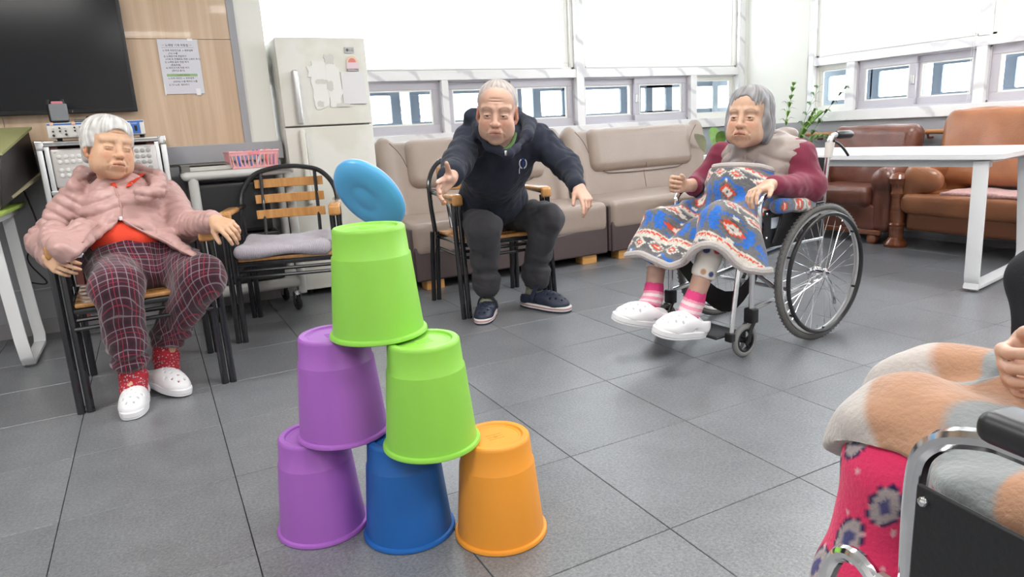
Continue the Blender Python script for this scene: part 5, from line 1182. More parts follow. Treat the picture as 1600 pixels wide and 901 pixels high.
    def fj(P):
        q,bi=puff(P,bones,.040,.010,.45); x,y=pix(P); 
        # chevron on the body
        v=(P[:,2]+.10*np.abs(P[:,0]+.115)+.012*np.sin(P[:,0]*18)); qb=.0115*(np.abs(np.sin(PI*v/.048))**.5-.6); q=np.where(bi==0,qb,q)
        return q+.0035*fold(P,9,3)+.0025*fold(P,22,8)
    ob,P,F=cloth('jacket',S,puffer,t,fj,1); B=bvh(P,F)
    zp=mat('dusty pink zip',(.45,.27,.25),.5); seamline(B,[(178,290),(184,305),(190,322),(189,341)],.0042,'zip',zp,t,.001)
    seamline(B,[(103,409),(120,402),(150,386),(168,363),(180,346),(188,342)],.0045,'hem_binding',puffer,t,.0); seamline(B,[(190,342),(219,360),(255,375),(279,389),(310,404)],.0045,'hem_binding',puffer,t,.0)
    seamline(B,[(153,350),(143,357),(128,380)],.0035,'pocket_zip',zp,t,.001)
    for q4 in (((147,267),(160,270),(180,286),(184,293),(172,288)),((228,270),(216,272),(200,286),(196,293),(206,289))):
        a4=[hit(B,x,y,.004) for x,y in q4]
        if all(v is not None for v in a4):
            b4=[hit(B,x,y,.016) for x,y in q4]; n4=len(a4); MB().add(a4+b4,[tuple(range(n4))[::-1],tuple(range(n4,2*n4))]+[(i,(i+1)%n4,n4+(i+1)%n4,n4+i) for i in range(n4)]).build('collar_tip',redc,t,bevel=.002)
    h=hit(B,189,341,.006); 
    if h is not None: MB().rbox(h-V3((.006,.004,.008)),h+V3((.006,.004,.008)),.002).build('zip_pull',steel,t)
    # red shirt
    S=SDF((-.35,3.0,.45),(.12,3.6,.98),.007); S.cap((-.12,3.42,.78),(-.11,3.33,.60),.075,.130,.03,flat=((0,1,-.3),.8)); S.ell((-.115,3.283,.64),(.148,.104,.09),.04); S.cap(c,J['neck']+(0,-.02,-.02),.056,.046,.006,neg=True)
    cloth('red_shirt',S,redc,t,lambda P:.002*fold(P,10,2),1)
    # trousers
    S=SDF((-.36,2.82,.06),(.28,3.62,.70),.0062)
    S.ell((-.105,3.36,.545),(.175,.15,.115),.04); S.cap((-.11,3.308,.594),(-.105,3.34,.54),.138,.15,.04)
    S.cap(hipR+V3((-.0,0,.01)),knR,.108,.092,.05); S.cap(hipL+V3((.02,0,.01)),knL,.108,.092,.05); S.cap(hipR*.5+hipL*.5,(knR+knL)/2*.5+(hipR+hipL)/2*.5+V3((0,0,.01)),.09,.06,.06); S.cap(knR+V3((0,.01,0)),anR+V3((0,0,.085)),.090,.070,.03); S.cap(knL,anL+V3((0.02,-.0,.095)),.092,.068,.03)
    S.cap(anR+V3((0,0,.075)),anR+V3((0,0,.045)),.060,.045,.01); S.cap(anL+V3((.008,0,.085)),anL+V3((.004,0,.055)),.056,.044,.01)
    bn=[((-.105,3.33,.75),(-.105,3.36,.52),.14,0,(0,-1,0)),(hipR,knR,.09,.10,(0,0,1)),(knR,anR,.072,.5,(0,-1,0)),(hipL,knL,.09,.10,(0,0,1)),(knL,anL,.072,.5,(0,-1,0))]
    def ft(P):
        lowR=np.exp(-((P[:,2]-.19)/.07)**2); return .006*fold(P*np.array([1,1,1.3]),6,21)+.007*lowR*np.sin(P[:,2]*115+2*np.sin(P[:,0]*25))
    def plaiduv(P):
        k=np.clip((P[:,0]+.02)/.06+.5,0,1); x=P[:,0]; y=P[:,1]-3.2; z=P[:,2]; return np.stack([1.12*x+.22*y*(1-k)+(-.40*y+.10*z)*k+.008*fold(P,5,6),-(y+z)*.92+(.25*x)*k+.008*fold(P,4,7)],1)
    cloth('trousers',S,plaid,t,ft,2,plaiduv)
    cloth_s=sock(t,[anR+V3((0,.0,.075)),anR+V3((0,.01,-.01)),V3((-.187,3.02,.06)),V3((-.198,2.93,.045))],[.049,.050,.046,.036],flor); sock(t,[anL+V3((.004,0,.09)),anL+V3((-.0,.01,.0)),V3((-.06,3.14,.075)),V3((-.03,3.04,.05))],[.049,.050,.046,.036],flor)
    clog('clog',t,(-.170,3.115,.002),(-.202,2.838,.002),(0,0,1),whitef,whitef,'mule',('white foam clog of the woman in pink, flat on the floor nearest the lens',None))
    clog('clog',t,(-.145,3.235,.028),(-.001,2.985,.004),(.05,.05,1),whitef,whitef,'mule',('white foam clog of the woman in pink, tipped sideways with its heel raised',None))
woman_pink()
# ================================================================= MAN IN NAVY
def man_navy():
    t=thing('person','old man with shaved grey head in navy hooded jacket, leaning forward with one arm out','person',(0,0,0)); t.location=(1.65,3.4,0)
    c=dep(777,177,3.03); A=axes(cdir(-.06,-.40,.92),cdir(.03,1,.2)); s=1.10; base=(.60,.37,.28)
    neck=V3((1.53,3.00,.955)); shR=V3((1.39,3.07,.955)); shL=V3((1.745,3.05,.945)); elR=V3((1.225,2.88,.865)); wrR=dep(703,280,2.80); elL=dep(884,256,3.36); wrL=dep(904,292,3.16)
    hipR,hipL=V3((1.60,3.58,.53)),V3((1.81,3.56,.525)); knR,knL=V3((1.50,3.22,.50)),V3((1.875,3.20,.51)); anR,anL=V3((1.555,3.345,.10)),V3((1.85,3.34,.095)); waist=V3((1.68,3.50,.60))
    o=dict(eye=.0016,lines=1,wide=1.0,mdown=.002,brow=.65,browc=(.16,.12,.11),lip=(.82,.60,.58))
    def fh(S): head_sdf(S,c,A,s,o); S.cap(c+A@np.array([0,-.04,-.035]),neck+(0,.03,-.04),.056,.066,.03)
    hd=dep(674,304,2.66)-wrR
    def fhr(S): hand_sdf(S,wrR+nrm(hd)*.005,hd,cdir(.25,.85,.25),1.02,[.12,.25,.35,.45],.30,(.35,.9,.15),.25); S.cap(elR,wrR,.042,.028,.01)
    hl=dep(920,318,3.09)-wrL
    def fhl(S): hand_sdf(S,wrL+nrm(hl)*.005,hl,cdir(-.6,-.3,.7),.98,[.25,.5,.7,.8],.05,(.8,.4,-.4),.5,True); S.cap(elL,wrL,.040,.028,.01)
    def fb(S):
        S.cap(shR,shL,.05); S.cap(neck+(0,.05,-.06),waist+V3((0,.03,0)),.06,.07); 
        for a,b,r in ((hipR,knR,.05),(hipL,knL,.05),(knR,anR,.034),(knL,anL,.034),(shR,elR,.04),(shL,elL,.04)): S.cap(a,b,r,r*.8)
        S.cap(anR,(1.48,3.24,.05),.024,.022); S.cap(anL,(1.87,3.23,.05),.024,.022)
    parts=[part_mesh(c-.18,c+.18,.0024,fh),part_mesh(wrR-.17,wrR+.17,.0028,fhr),part_mesh(wrL-.16,wrL+.16,.0028,fhl),part_mesh((1.1,2.75,.0),(2.05,3.75,1.02),.012,fb)]
    def colr(P):
        C=head_col(P,c,A,s,o,base); L=((P-c)@A)/s; g=np.clip(((L[:,1]-.058)/.02+ (np.abs(L[:,0])-.052)/.02+(-L[:,2]+.05)/.05)*.5,0,1)*(L[:,1]>.0)*(np.linalg.norm(L,axis=1)<.16)*(~((np.abs(L[:,0])>.074)&(L[:,1]<.03)))
        n=1+.15*fold(P,60,3); return C*(1-.45*g[:,None])+.45*g[:,None]*np.array([.40,.36,.34])*n[:,None]
    build_body(t,parts,colr); eyes(t,c,A,s,(-.35,-.25))
    # cropped hair : a paper-thin cap of stubble over the skull
    hair('hair',t,c,A,s,hairm,[(0,.045,-.018,.0785,.0845,.0965,.0),(0,.058,.010,.071,.0655,.066,.03)],[(0,-.0,.085,.070,.085,.060,.02),(0,-.07,.0,.2,.075,.2,.02),(-.09,-.0,.0,.025,.04,.03,.005),(.09,-.0,.0,.025,.04,.03,.005)],.0006,5,60,.0032,(.36,.32,.30))
    # hooded jacket
    S=SDF((1.02,2.66,.46),(2.05,3.76,1.10),.0062)
    S.cap(shR+V3((.02,0,-.01)),shL-V3((.02,0,.01)),.078,.078,.04); S.cap((1.575,3.14,.84),waist+V3((0,.01,.02)),.165,.175,.05,flat=((0,1,.9),.85)); S.ell((1.67,3.42,.62),(.195,.16,.14),.05); S.ell((1.57,3.17,.85),(.205,.14,.15),.05)
    S.cap(shR,elR,.076,.066,.035); S.cap(elR,wrR+nrm(elR-wrR)*.02,.066,.048,.03); S.cap(shL,elL,.076,.064,.035); S.cap(elL,wrL+nrm(elL-wrL)*.03,.062,.042,.03)
    S.cap(wrR+nrm(elR-wrR)*.05,wrR+nrm(elR-wrR)*.01,.046,.044,.006); S.cap(wrL+nrm(elL-wrL)*.045,wrL+nrm(elL-wrL)*.015,.040,.038,.006)
    # hood heaped behind the neck, its edge runs down both sides of the face
    ring=[dep(788,240,3.03),dep(765,226,3.07),dep(748,205,3.15),dep(746,186,3.27),dep(768,178,3.36),dep(806,178,3.38),dep(828,192,3.28),dep(824,212,3.14),dep(807,230,3.06),dep(796,240,3.03)]
    for i,(a,b) in enumerate(zip(ring[:-1],ring[1:])): S.cap(a,b,(.010,.016,.024,.030,.030,.030,.026,.020,.012)[i],(.016,.024,.030,.030,.030,.026,.020,.012,.010)[i],.035)
    S.ell(dep(750,182,3.26),(.075,.06,.05),.03)
    S.cap(dep(782,226,2.90),dep(790,236,2.93),.020,.012,.008,neg=True); S.cap(c,c+A@np.array([0,-.085,0])*s,.078,.06,.008,neg=True)
    S.cut((.35,-.55,-.8),(1.66,3.36,.50)) if 0 else None
    bones=[(shR,elR,.07,.2,(0,1,0)),(elR,wrR,.055,.4,(0,1,0)),(shL,elL,.07,.2,(0,1,0)),(elL,wrL,.055,.4,(0,1,0)),((1.565,3.16,.9),tuple(waist),.14,0,(1,0,0))]
    def fj(P):
        bi,u,v=bonedata(P,bones); arm=bi<4; w=np.sin(v*2*PI/.062+2.2*np.sin(u*18)+1.5*fold(P,5,7)); 
        return np.where(arm,.0028*w*np.clip(fold(P,3,77)+.5,0,1.5),.0)+.0085*fold(P*np.array([1,1,.6]),5.5,31)+.003*fold(P,14,32)
    ob,P,F=cloth('hooded_jacket',S,navy,t,fj,2); B=bvh(P,F)
    zc=mat('zip teeth',(.30,.31,.33),.35,.6); seamline(B,[(790,236),(790,262),(795,285),(799,310),(800,330)],.0028,'zip',zc,t,.001); seamline(B,[(786,237),(785,262),(790,285),(794,310),(795,330)],.0022,'zip_placket',navy,t,.001)
    seamline(B,[(767,235),(768,252),(769,275)],.0028,'drawstring',mat('grey cord',(.16,.17,.21),.7),t,.002); seamline(B,[(808,238),(809,252),(811,268)],.0025,'drawstring',MATS['grey cord'],t,.002)
    h=hit(B,790,239,.004); MB().rbox(h-V3((.006,.004,.011)),h+V3((.006,.004,.011)),.003).build('zip_pull',chrome,t)
    seamline(B,[(823,295),(830,305),(838,318)],.003,'pocket_edge',navy,t,.001); seamline(B,[(757,318),(762,332)],.003,'pocket_edge',navy,t,.001)
    # round emblem on the chest : laurel and tail
    h=hit(B,817,256,.001); lay=dict(); Fw=axes(cdir(.0,.25,1),(0,0,1)); em=thing; 
    wh=mat('embroidery white',(.68,.72,.80),.7); eb=mat('embroidery blue',(.03,.05,.22),.7)
    def stroke(pts,r,m,nm): 
        Q=[hit(B,817+x,256+y,.0015) for x,y in pts]; Q=[q for q in Q if q is not None]; 
        if len(Q)>1: MB().tube(Q,r,6).build(nm,m,t)
    stroke([(-3,-7),(-5,-4),(-5.5,0),(-4.5,4),(-1.5,7)],.0032,wh,'emblem_laurel'); stroke([(3,-7),(5,-4),(5.5,0),(4.5,4),(1.5,7)],.0032,wh,'emblem_laurel')
    stroke([(-2.5,-7),(0,-8),(2.5,-7)],.0040,eb,'emblem_crown'); stroke([(0,-5),(0,4)],.0050,eb,'emblem_core'); stroke([(-2,-2),(2,-2)],.003,eb,'emblem_core'); stroke([(-4.5,5),(-5.5,9),(-5.5,15)],.0022,wh,'emblem_tail')
    # green undershirt collar
    mb=MB(); mb.tube([dep(780,234,3.03),dep(791,233,3.02),dep(801,222,3.05),dep(806,208,3.10)],[.006,.010,.010,.006],8,smooth=4); mb.build('shirt_collar',mat('green shirt',(.07,.14,.035),.8,bump=.2,bscale=150),t)
    # trousers
    S=SDF((1.36,3.0,.08),(2.08,3.80,.72),.0062); S.ell((1.70,3.58,.55),(.185,.15,.11),.04); 
    for a,k_,n_ in ((hipR,knR,anR),(hipL,knL,anL)): S.cap(a,k_,.098,.086,.05); S.cap(k_,n_+V3((0,0,.09)),.088,.066,.04); 
    S.cap((hipR+hipL)/2,(knR+knL)/2*.3+(hipR+hipL)/2*.7,.085,.05,.05)
    for n_,k_ in ((anR,knR),(anL,knL)):
        d=nrm(k_-n_); S.cap(n_+d*.115,n_+d*.07,.076,.074,.004)
        S.cap(n_+d*.050,n_+d*.0,.056,.056,.002,neg=True)
    bn=[(hipR,knR,.09,0,(0,0,1)),(knR,anR,.07,.4,(0,-1,0)),(hipL,knL,.09,0,(0,0,1)),(knL,anL,.07,.4,(0,-1,0))]
    cloth('trousers',S,charc,t,lambda P:.006*fold(P*np.array([1,1,1.1]),5,41)+.003*fold(P,13,42)+.004*np.exp(-((P[:,2]-.24)/.06)**2)*np.sin(P[:,2]*95+P[:,0]*20),2)
    for n_,k_ in ((anR,knR),(anL,knL)):
        d=nrm(k_-n_); q=MB().tube([n_+d*.062+V3((0,0,0))+.0*d,n_+d*.075,n_+d*.105,n_+d*.118],[.064,.073,.074,.066],28,caps=False).tube([n_+d*.118,n_+d*.105,n_+d*.07,n_+d*.062],[.066,.058,.058,.064],28,caps=False); q.build('rolled_cuff',charc,t,sharp=70)
    sg=mat('sage green sock',(.30,.31,.22),.9,bump=.3,bscale=200)
    sock(t,[anR+V3((0,0,.10)),anR+V3((0,0,0)),V3((1.55,3.34,.07)),V3((1.48,3.24,.05))],[.038,.038,.042,.034],sg); sock(t,[anL+V3((0,0,.10)),anL,V3((1.845,3.34,.065)),V3((1.87,3.22,.05))],[.040,.040,.044,.034],sg)
    rs=mat('red stripe foam',(.45,.05,.06),.5); ws=mat('cream foam sole',(.78,.76,.74),.5)
    clog('clog',t,(1.605,3.40,.0),(1.425,3.165,.0),(0,0,1),navyf,ws,'strap',('navy clog with red-striped white sole, pointing at the lens, under the man',None),stripe=rs)
    clog('clog',t,(1.80,3.40,.0),(1.925,3.085,.0),(0,0,1),navyf,ws,'strap',('navy clog with red-striped white sole, turned to the right, under the man',None),stripe=rs)
man_navy()
# ================================================================= WOMAN IN THE WHEELCHAIR AND HER BLANKET
def pattern(u,v):
    """woven-look motif, stepped on a 11 mm grid; u across, v along the cloth"""
    q=.0165; U=np.round(u/q)*q; Vv=np.round(v/q)*q; C=np.tile(np.array([.165,.165,.175]),(len(u),1))
    def put(m,c): C[m]=c
    cream=(.70,.67,.60); red=(.72,.075,.035); blue=(.035,.16,.56); dark=(.10,.10,.11); lg=(.25,.25,.26)
    pu=.30; cu=np.mod(U+.15,pu)-.15; band=np.mod(Vv,.46)
    a=np.abs(cu)
    # zone 1 : blue stepped crosses with a red and cream diamond
    z1=(band<.27); y=band-.135; d=a+np.abs(y)
    put(z1&(((np.abs(a-.095)<.026)&(np.abs(y)<.088))|((np.abs(y)<.038)&(a>.06)&(a<.14))|((d>.128)&(d<.148))),blue)
    put(z1&(d<.082),(.12,.12,.125)); put(z1&(d<.066),red); put(z1&(d<.047),cream); put(z1&(d<.012),dark)
    put(z1&(a<.014)&(np.abs(np.abs(y)-.105)<.018),cream)
    # zone 2 : thin stripes and red zigzag on cream
    z2=(band>=.27)&(band<.345); y2=band-.27; put(z2,cream); put(z2&(np.abs(y2-.012)<.004),(.35,.35,.36)); put(z2&(np.abs(y2-.062)<.004),(.35,.35,.36))
    zz=np.abs(np.mod(u+.02,.04)-.02); put(z2&(np.abs(y2-.037-(.0-zz)+.008)<.0085),red)
    # zone 3 : cream stepped diamonds with small red crosses
    z3=band>=.345; y3=band-.402; d3=np.abs(np.mod(U,.15)-.075)+np.abs(y3); put(z3,(.13,.13,.14)); put(z3&(d3<.068),cream); put(z3&(d3<.046),(.26,.26,.27)); put(z3&(d3<.034),red); put(z3&(d3<.014),cream)
    return C
fleece=mat('patterned fleece',(.4,.4,.4),.95,attr=True,sheen=.35,bump=.45,bscale=170,spec=.15); trimf=mat('grey fleece binding',(.50,.46,.45),.95,sheen=.3,bump=.5,bscale=170,spec=.15)
def hemcut(S,pts,below=True):
    """trim the cloth along a wavy line"""
    X,Y,Z=np.meshgrid(*S.ax,indexing='ij'); G=np.stack([X,Y,Z-1.],-1).reshape(-1,3)@CM.T.astype(np.float32); px=800+FPX*G[:,0]/G[:,2]; py=450.5+FPX*G[:,1]/G[:,2]
    xs,ys=zip(*pts); e=(py-np.interp(px,xs,ys))*G[:,2]/FPX; e=e.reshape(X.shape) if below else -e.reshape(X.shape); S.d=np.maximum(S.d,e)
def woman_chair():
    t=thing('person','old woman with grey bob in taupe vest and burgundy sleeves, sitting in a wheelchair','person',(0,0,0)); t.location=(2.4,2.25,0)
    c=dep(1170,186,2.97); A=axes(cdir(-.62,-.16,.78),cdir(.10,1,.1)); s=1.05; base=(.60,.38,.27)
    neck=V3((2.44,2.255,.86)); shR=V3((2.40,2.44,.815)); shL=V3((2.50,2.09,.82)); elR=V3((2.33,2.50,.69)); wrR=dep(1068,290,2.98); elL=V3((2.50,2.03,.685)); wrL=dep(1200,290,2.75)
    hipR,hipL=V3((2.47,2.37,.53)),V3((2.47,2.17,.53)); knR,knL=V3((2.02,2.42,.565)),V3((2.06,2.10,.565)); anR,anL=V3((1.905,2.345,.235)),V3((1.945,2.135,.235))
    o=dict(eye=.0014,wide=1.04,mdown=.0035,brow=.55,browc=(.18,.15,.14),jowl=1,lip=(.80,.52,.50),ears=0)
    def fh(S): head_sdf(S,c,A,s,o); S.cap(c+A@np.array([0,-.05,-.03]),neck+(0.01,0,-.04),.056,.066,.03)
    hr=dep(1044,286,2.92)-wrR
    def fhr(S): hand_sdf(S,wrR,hr,cdir(.1,1,.2),.92,[1.25,1.3,1.3,1.3],.0,(.8,.3,-.6),.8); S.cap(elR,wrR,.036,.026,.01)
    hl=dep(1166,304,2.68)-wrL
    def fhl(S): hand_sdf(S,wrL,hl,cdir(-.5,-.25,.7),.98,[.40,.5,.55,.55],.10,(.8,.5,-.3),.5); S.cap(elL,wrL,.036,.026,.01)
    def fb(S):
        S.cap(shR,shL,.05); S.cap(neck-(0,0,.06),(2.48,2.26,.58),.06,.08)
        for a,b,r in ((hipR,knR,.06),(hipL,knL,.06),(shR,elR,.035),(shL,elL,.035)): S.cap(a,b,r,r*.8)
        for k_,n_ in ((knR,anR),(knL,anL)): S.cap(k_,n_,.050,.037,.02)
        S.cap(anR,(1.86,2.33,.20),.034,.03); S.cap(anL,(1.88,2.12,.20),.034,.03)
    parts=[part_mesh(c-.18,c+.18,.0024,fh),part_mesh(wrR-.14,wrR+.14,.0028,fhr),part_mesh(wrL-.16,wrL+.16,.0028,fhl),part_mesh((1.78,1.9,.12),(2.62,2.62,.92),.009,fb)]
    def colr(P):
        C=head_col(P,c,A,s,o,base); m=(P[:,2]<.5); n=fold(P,18,4); C[m]=np.array([.52,.33,.26])*(1+.10*n[m,None]); return C
    build_body(t,parts,colr); eyes(t,c,A,s,(-.2,-.1))
    hair('hair',t,c,A,s,hairm,[(0,.050,-.028,.088,.088,.104,.0),(0,.072,.02,.073,.060,.064,.02),(.070,-.02,-.015,.028,.085,.055,.02),(-.070,-.02,-.005,.026,.080,.050,.02),(0,-.03,-.075,.080,.078,.05,.03)],
         [(0,.008,.108,.064,.090,.066,.006),(0,-.05,.09,.058,.07,.06,.006),(0,-.155,-.02,.2,.055,.2,.01)],.0034,2,30,.0032,(.25,.245,.255))
    # burgundy jumper
    S=SDF((2.18,1.90,.55),(2.66,2.62,.98),.006); S.cap(shR,shL,.060,.060,.03); S.cap(neck,(2.47,2.26,.62),.09,.12,.04); S.cap(shR,elR,.062,.058,.03); S.cap(elR,wrR+nrm(elR-wrR)*.05,.056,.040,.03); S.cap(shL,elL,.068,.066,.03); S.cap(elL,wrL+nrm(elL-wrL)*.05,.064,.042,.03)
    S.cap(c,neck+V3((0,0,.0)),.055,.060,.01,neg=True); S.ell(dep(1180,225,2.93),(.06,.06,.035),.01,neg=True)
    bn=[(shR,elR,.07,.2,(0,1,0)),(elR,wrR,.055,.4,(0,1,0)),(shL,elL,.07,.2,(0,1,0)),(elL,wrL,.055,.4,(0,1,0)),((2.44,2.25,.9),(2.47,2.26,.5),.14,0,(1,0,0))]
    def fj(P):
        bi,u,v=bonedata(P,bn); return .005*fold(P,6,51)+.0025*fold(P*np.array([1.5,.8,1]),13,52)
    cloth('jumper',S,burg,t,fj,2)
    # vest
    S=SDF((2.22,1.94,.50),(2.68,2.60,1.0),.006); S.cap(shR*.8+shL*.2+V3((0,0,-.01)),shL*.85+shR*.15+V3((0,0,-.01)),.070,.074,.03); S.cap((2.435,2.26,.80),(2.45,2.26,.62),.135,.15,.05,flat=((1,0,.2),.85)); S.ell((2.45,2.26,.66),(.15,.19,.16),.05)
    S.cap(shL+V3((0,.05,.01)),shL+V3((0,-.0,-.0)),.072,.070,.02)
    fw=nrm(A[:,2]*np.array([1,1,0])); rt=nrm(np.cross(fw,(0,0,1))); ring=[neck+V3((.0,0,.0))+(fw*math.cos(a)*.085+rt*math.sin(a)*.098)+V3((0,0,.018-.022*math.cos(a))) for a in np.linspace(.75,2*PI-.75,11)]
    for i,(a,b) in enumerate(zip(ring[:-1],ring[1:])): S.cap(a,b,.027,.027,.025)
    S.ell(dep(1226,212,3.12),(.05,.06,.04),.03)
    S.cap(c,neck+V3((-.005,0,.0)),.060,.052,.01,neg=True); S.cap(dep(1183,228,2.90),dep(1177,258,2.84),.056,.020,.012,neg=True)
    S.cap(shR+V3((-.03,.06,-.0)),shR+V3((-.05,.05,-.16)),.060,.055,.01,neg=True)
    def fv(P):
        v=P[:,2]+.04*np.sin(P[:,1]*16); return .009*(np.abs(np.sin(PI*v/.052))**.5-.6)*np.clip((.86-P[:,2])/.05,0,1)+.004*fold(P,12,8)
    ob,P,F=cloth('padded_vest',S,vestm,t,fv,1); B=bvh(P,F)
    seamline(B,[(1186,240),(1178,252),(1172,266)],.004,'vest_edge',vestm,t,.001); seamline(B,[(1165,240),(1164,252),(1166,266)],.004,'vest_edge',vestm,t,.001)
    # printed leggings
    lm=floral('printed leggings',(.70,.66,.62),[(.70,.66,.62),(.55,.05,.07),(.70,.66,.62),(.05,.06,.18),(.70,.66,.62),(.45,.25,.15)],22)
    for k_,n_,q in ((knR,anR,.36),(knL,anL,.35)):
        e=k_*q+n_*(1-q); lo=np.minimum(k_,e)-.1; hi=np.maximum(k_,e)+.1; S=SDF(lo,hi,.006); S.cap(k_,e,.058,.049,.02); S.cut(e-k_,e); cloth('legging',S,lm,t,lambda P:.003*fold(P,10,3),1)
    # striped socks
    sk=bpy.data.materials.get('x'); sm_=mat('striped sock',(.8,.4,.5),.9,attr=True,bump=.3,bscale=220)
    for n_,k_,toe in ((anR,knR,V3((1.80,2.30,.205))),(anL,knL,V3((1.86,2.10,.20)))):
        d=nrm(k_-n_); S=SDF(np.minimum(n_,toe)-.08,np.maximum(n_,toe)+.1,.004); S.cap(n_+d*.045,n_,.042,.042,.01); S.cap(n_,n_+V3((-.02,0,-.03)),.042,.042,.02); S.cap(n_+V3((-.02,0,-.03)),toe,.040,.034,.02)
        def sc(P,n_=n_,d=d):
            h=(P-n_)@d; C=np.tile(np.array([.78,.30,.42]),(len(P),1)); C[h>.022]=(.72,.06,.22); C[(h<.010)&(h>-.004)]=(.80,.66,.68); C[(h<-.018)&(h>-.03)]=(.80,.62,.66); C[h<-.042]=(.72,.06,.22); return C
        cloth('sock',S,sm_,t,lambda P:.0012*fold(P,30,5),1,colf=sc)
    clog('clog',t,dep(1046,512,3.02),dep(958,500,2.88),cdir(.12,1,.35),whitef,whitef,'clog',('white foam clog of the wheelchair woman, pointing left past the foot plate',None))
    clog('clog',t,dep(1098,522,2.90),dep(1024,524,2.70),cdir(.12,1,.4),whitef,whitef,'clog',('white foam clog of the wheelchair woman, the one nearer the lens',None))
    # ---- blanket
    def dr(S,g):
        S.ell((2.36,2.26,.64),(.15+g,.21+g,.13+g),.05); S.cap((2.33,2.26,.70),(2.36,2.26,.58),.15+g,.19+g,.05)
        S.cap(hipR,knR+V3((.02,0,.0)),.088+g,.078+g,.06); S.cap(hipL+V3((0,-.01,0)),knL+V3((.02,0,.0)),.095+g,.084+g,.06); S.cap((hipR+hipL)/2,(knR+knL)/2+V3((.12,0,-.03)),.08+g,.05+g,.07)
        S.cap(knR+V3((-.005,.0,-.0)),V3((1.905,2.40,.36)),.080+g,.100+g,.04); S.cap(knL+V3((-.005,-.01,0)),V3((1.965,2.08,.33)),.090+g,.112+g,.04); S.cap((knL+knR)/2+V3((.04,0,-.05)),V3((1.955,2.25,.37)),.06+g,.085+g,.05); S.cap(knL+V3((.06,-.03,-.02)),V3((2.14,1.975,.32)),.07+g,.085+g,.04); S.cap(knR+V3((.05,.02,-.02)),V3((2.05,2.50,.36)),.06+g,.06+g,.04)
    S=SDF((1.78,1.86,.22),(2.60,2.66,.92),.0058); dr(S,0); 
    S.cap(dep(1215,322,2.80),dep(1262,318,2.95),.030,.040,.03)
    S2=SDF((1.78,1.86,.22),(2.60,2.66,.92),.0058); dr(S2,-.020); X,Y,Z=S2.ax; zz=Z[None,None,:]; e=S2.d+0
    S.d=np.maximum(S.d,-np.maximum(e,(zz-.52))) 
    hemcut(S,[(960,404),(980,403),(1001,400),(1022,410),(1047,421),(1069,413),(1083,395),(1098,386),(1115,386),(1132,396),(1147,414),(1164,424),(1191,428),(1222,425),(1290,400)])
    hemcut(S,[(1000,330),(1060,320),(1093,285),(1100,270),(1112,262),(1130,257),(1160,256),(1190,258),(1220,268),(1232,282),(1262,296),(1290,300)],below=False)
    def ff(P):
        w=np.clip((.60-P[:,2])/.15,0,1); return .007*fold(P*np.array([1,1,.8]),4.2,61)+w*.007*np.sin(P[:,1]*34+2*np.sin(P[:,2]*5)+P[:,0]*12)
    P,F=S.mesh(); P=smooth_mesh(P,F,2); N_=mnormals(P,F); P=P+N_*ff(P)[:,None]
    x=P[:,0];y=P[:,1];z=P[:,2]; v=(2.45-x)+np.clip(.62-z,0,1)*1.0+np.clip(z-.66,-.0,1)*-1.2; side=np.clip(np.abs(y-2.26)-.24,0,1); u=(y-2.26)*1.15+np.sign(y-2.26)*side*.8
    ca,sa=math.cos(.16),math.sin(.16); u2=u*ca+v*sa; v2=v*ca-u*sa; colr=pattern((u2+.04)/.60,(v2+.39)/.60+.012*fold(P,3,5))
    r=colr*(1+.12*fold(P,40,9))[:,None]
    bl_=qmesh('patterned_blanket',P,F,fleece,None,col=r); bl_['label']='grey fleece blanket with blue, red and cream zigzag motifs over the knees'; bl_['category']='blanket'
    B=bvh(P,F); hem=[(978,401),(1001,398),(1022,408),(1047,419),(1069,411),(1083,393),(1098,384),(1115,384),(1132,394),(1147,412),(1164,422),(1191,426),(1214,423)]
    for a,b in zip(hem[:-1],hem[1:]): pass
    seamline(B,[(p[0],p[1]-2) for p in hem],.017,'hem_binding',trimf,bl_,-.002,8)
    seamline(B,[(1094,288),(1097,275),(1104,266),(1114,261),(1130,258.5),(1160,258),(1188,260),(1216,269),(1230,281)],.013,'hem_binding',trimf,bl_,-.002,8)
woman_chair()
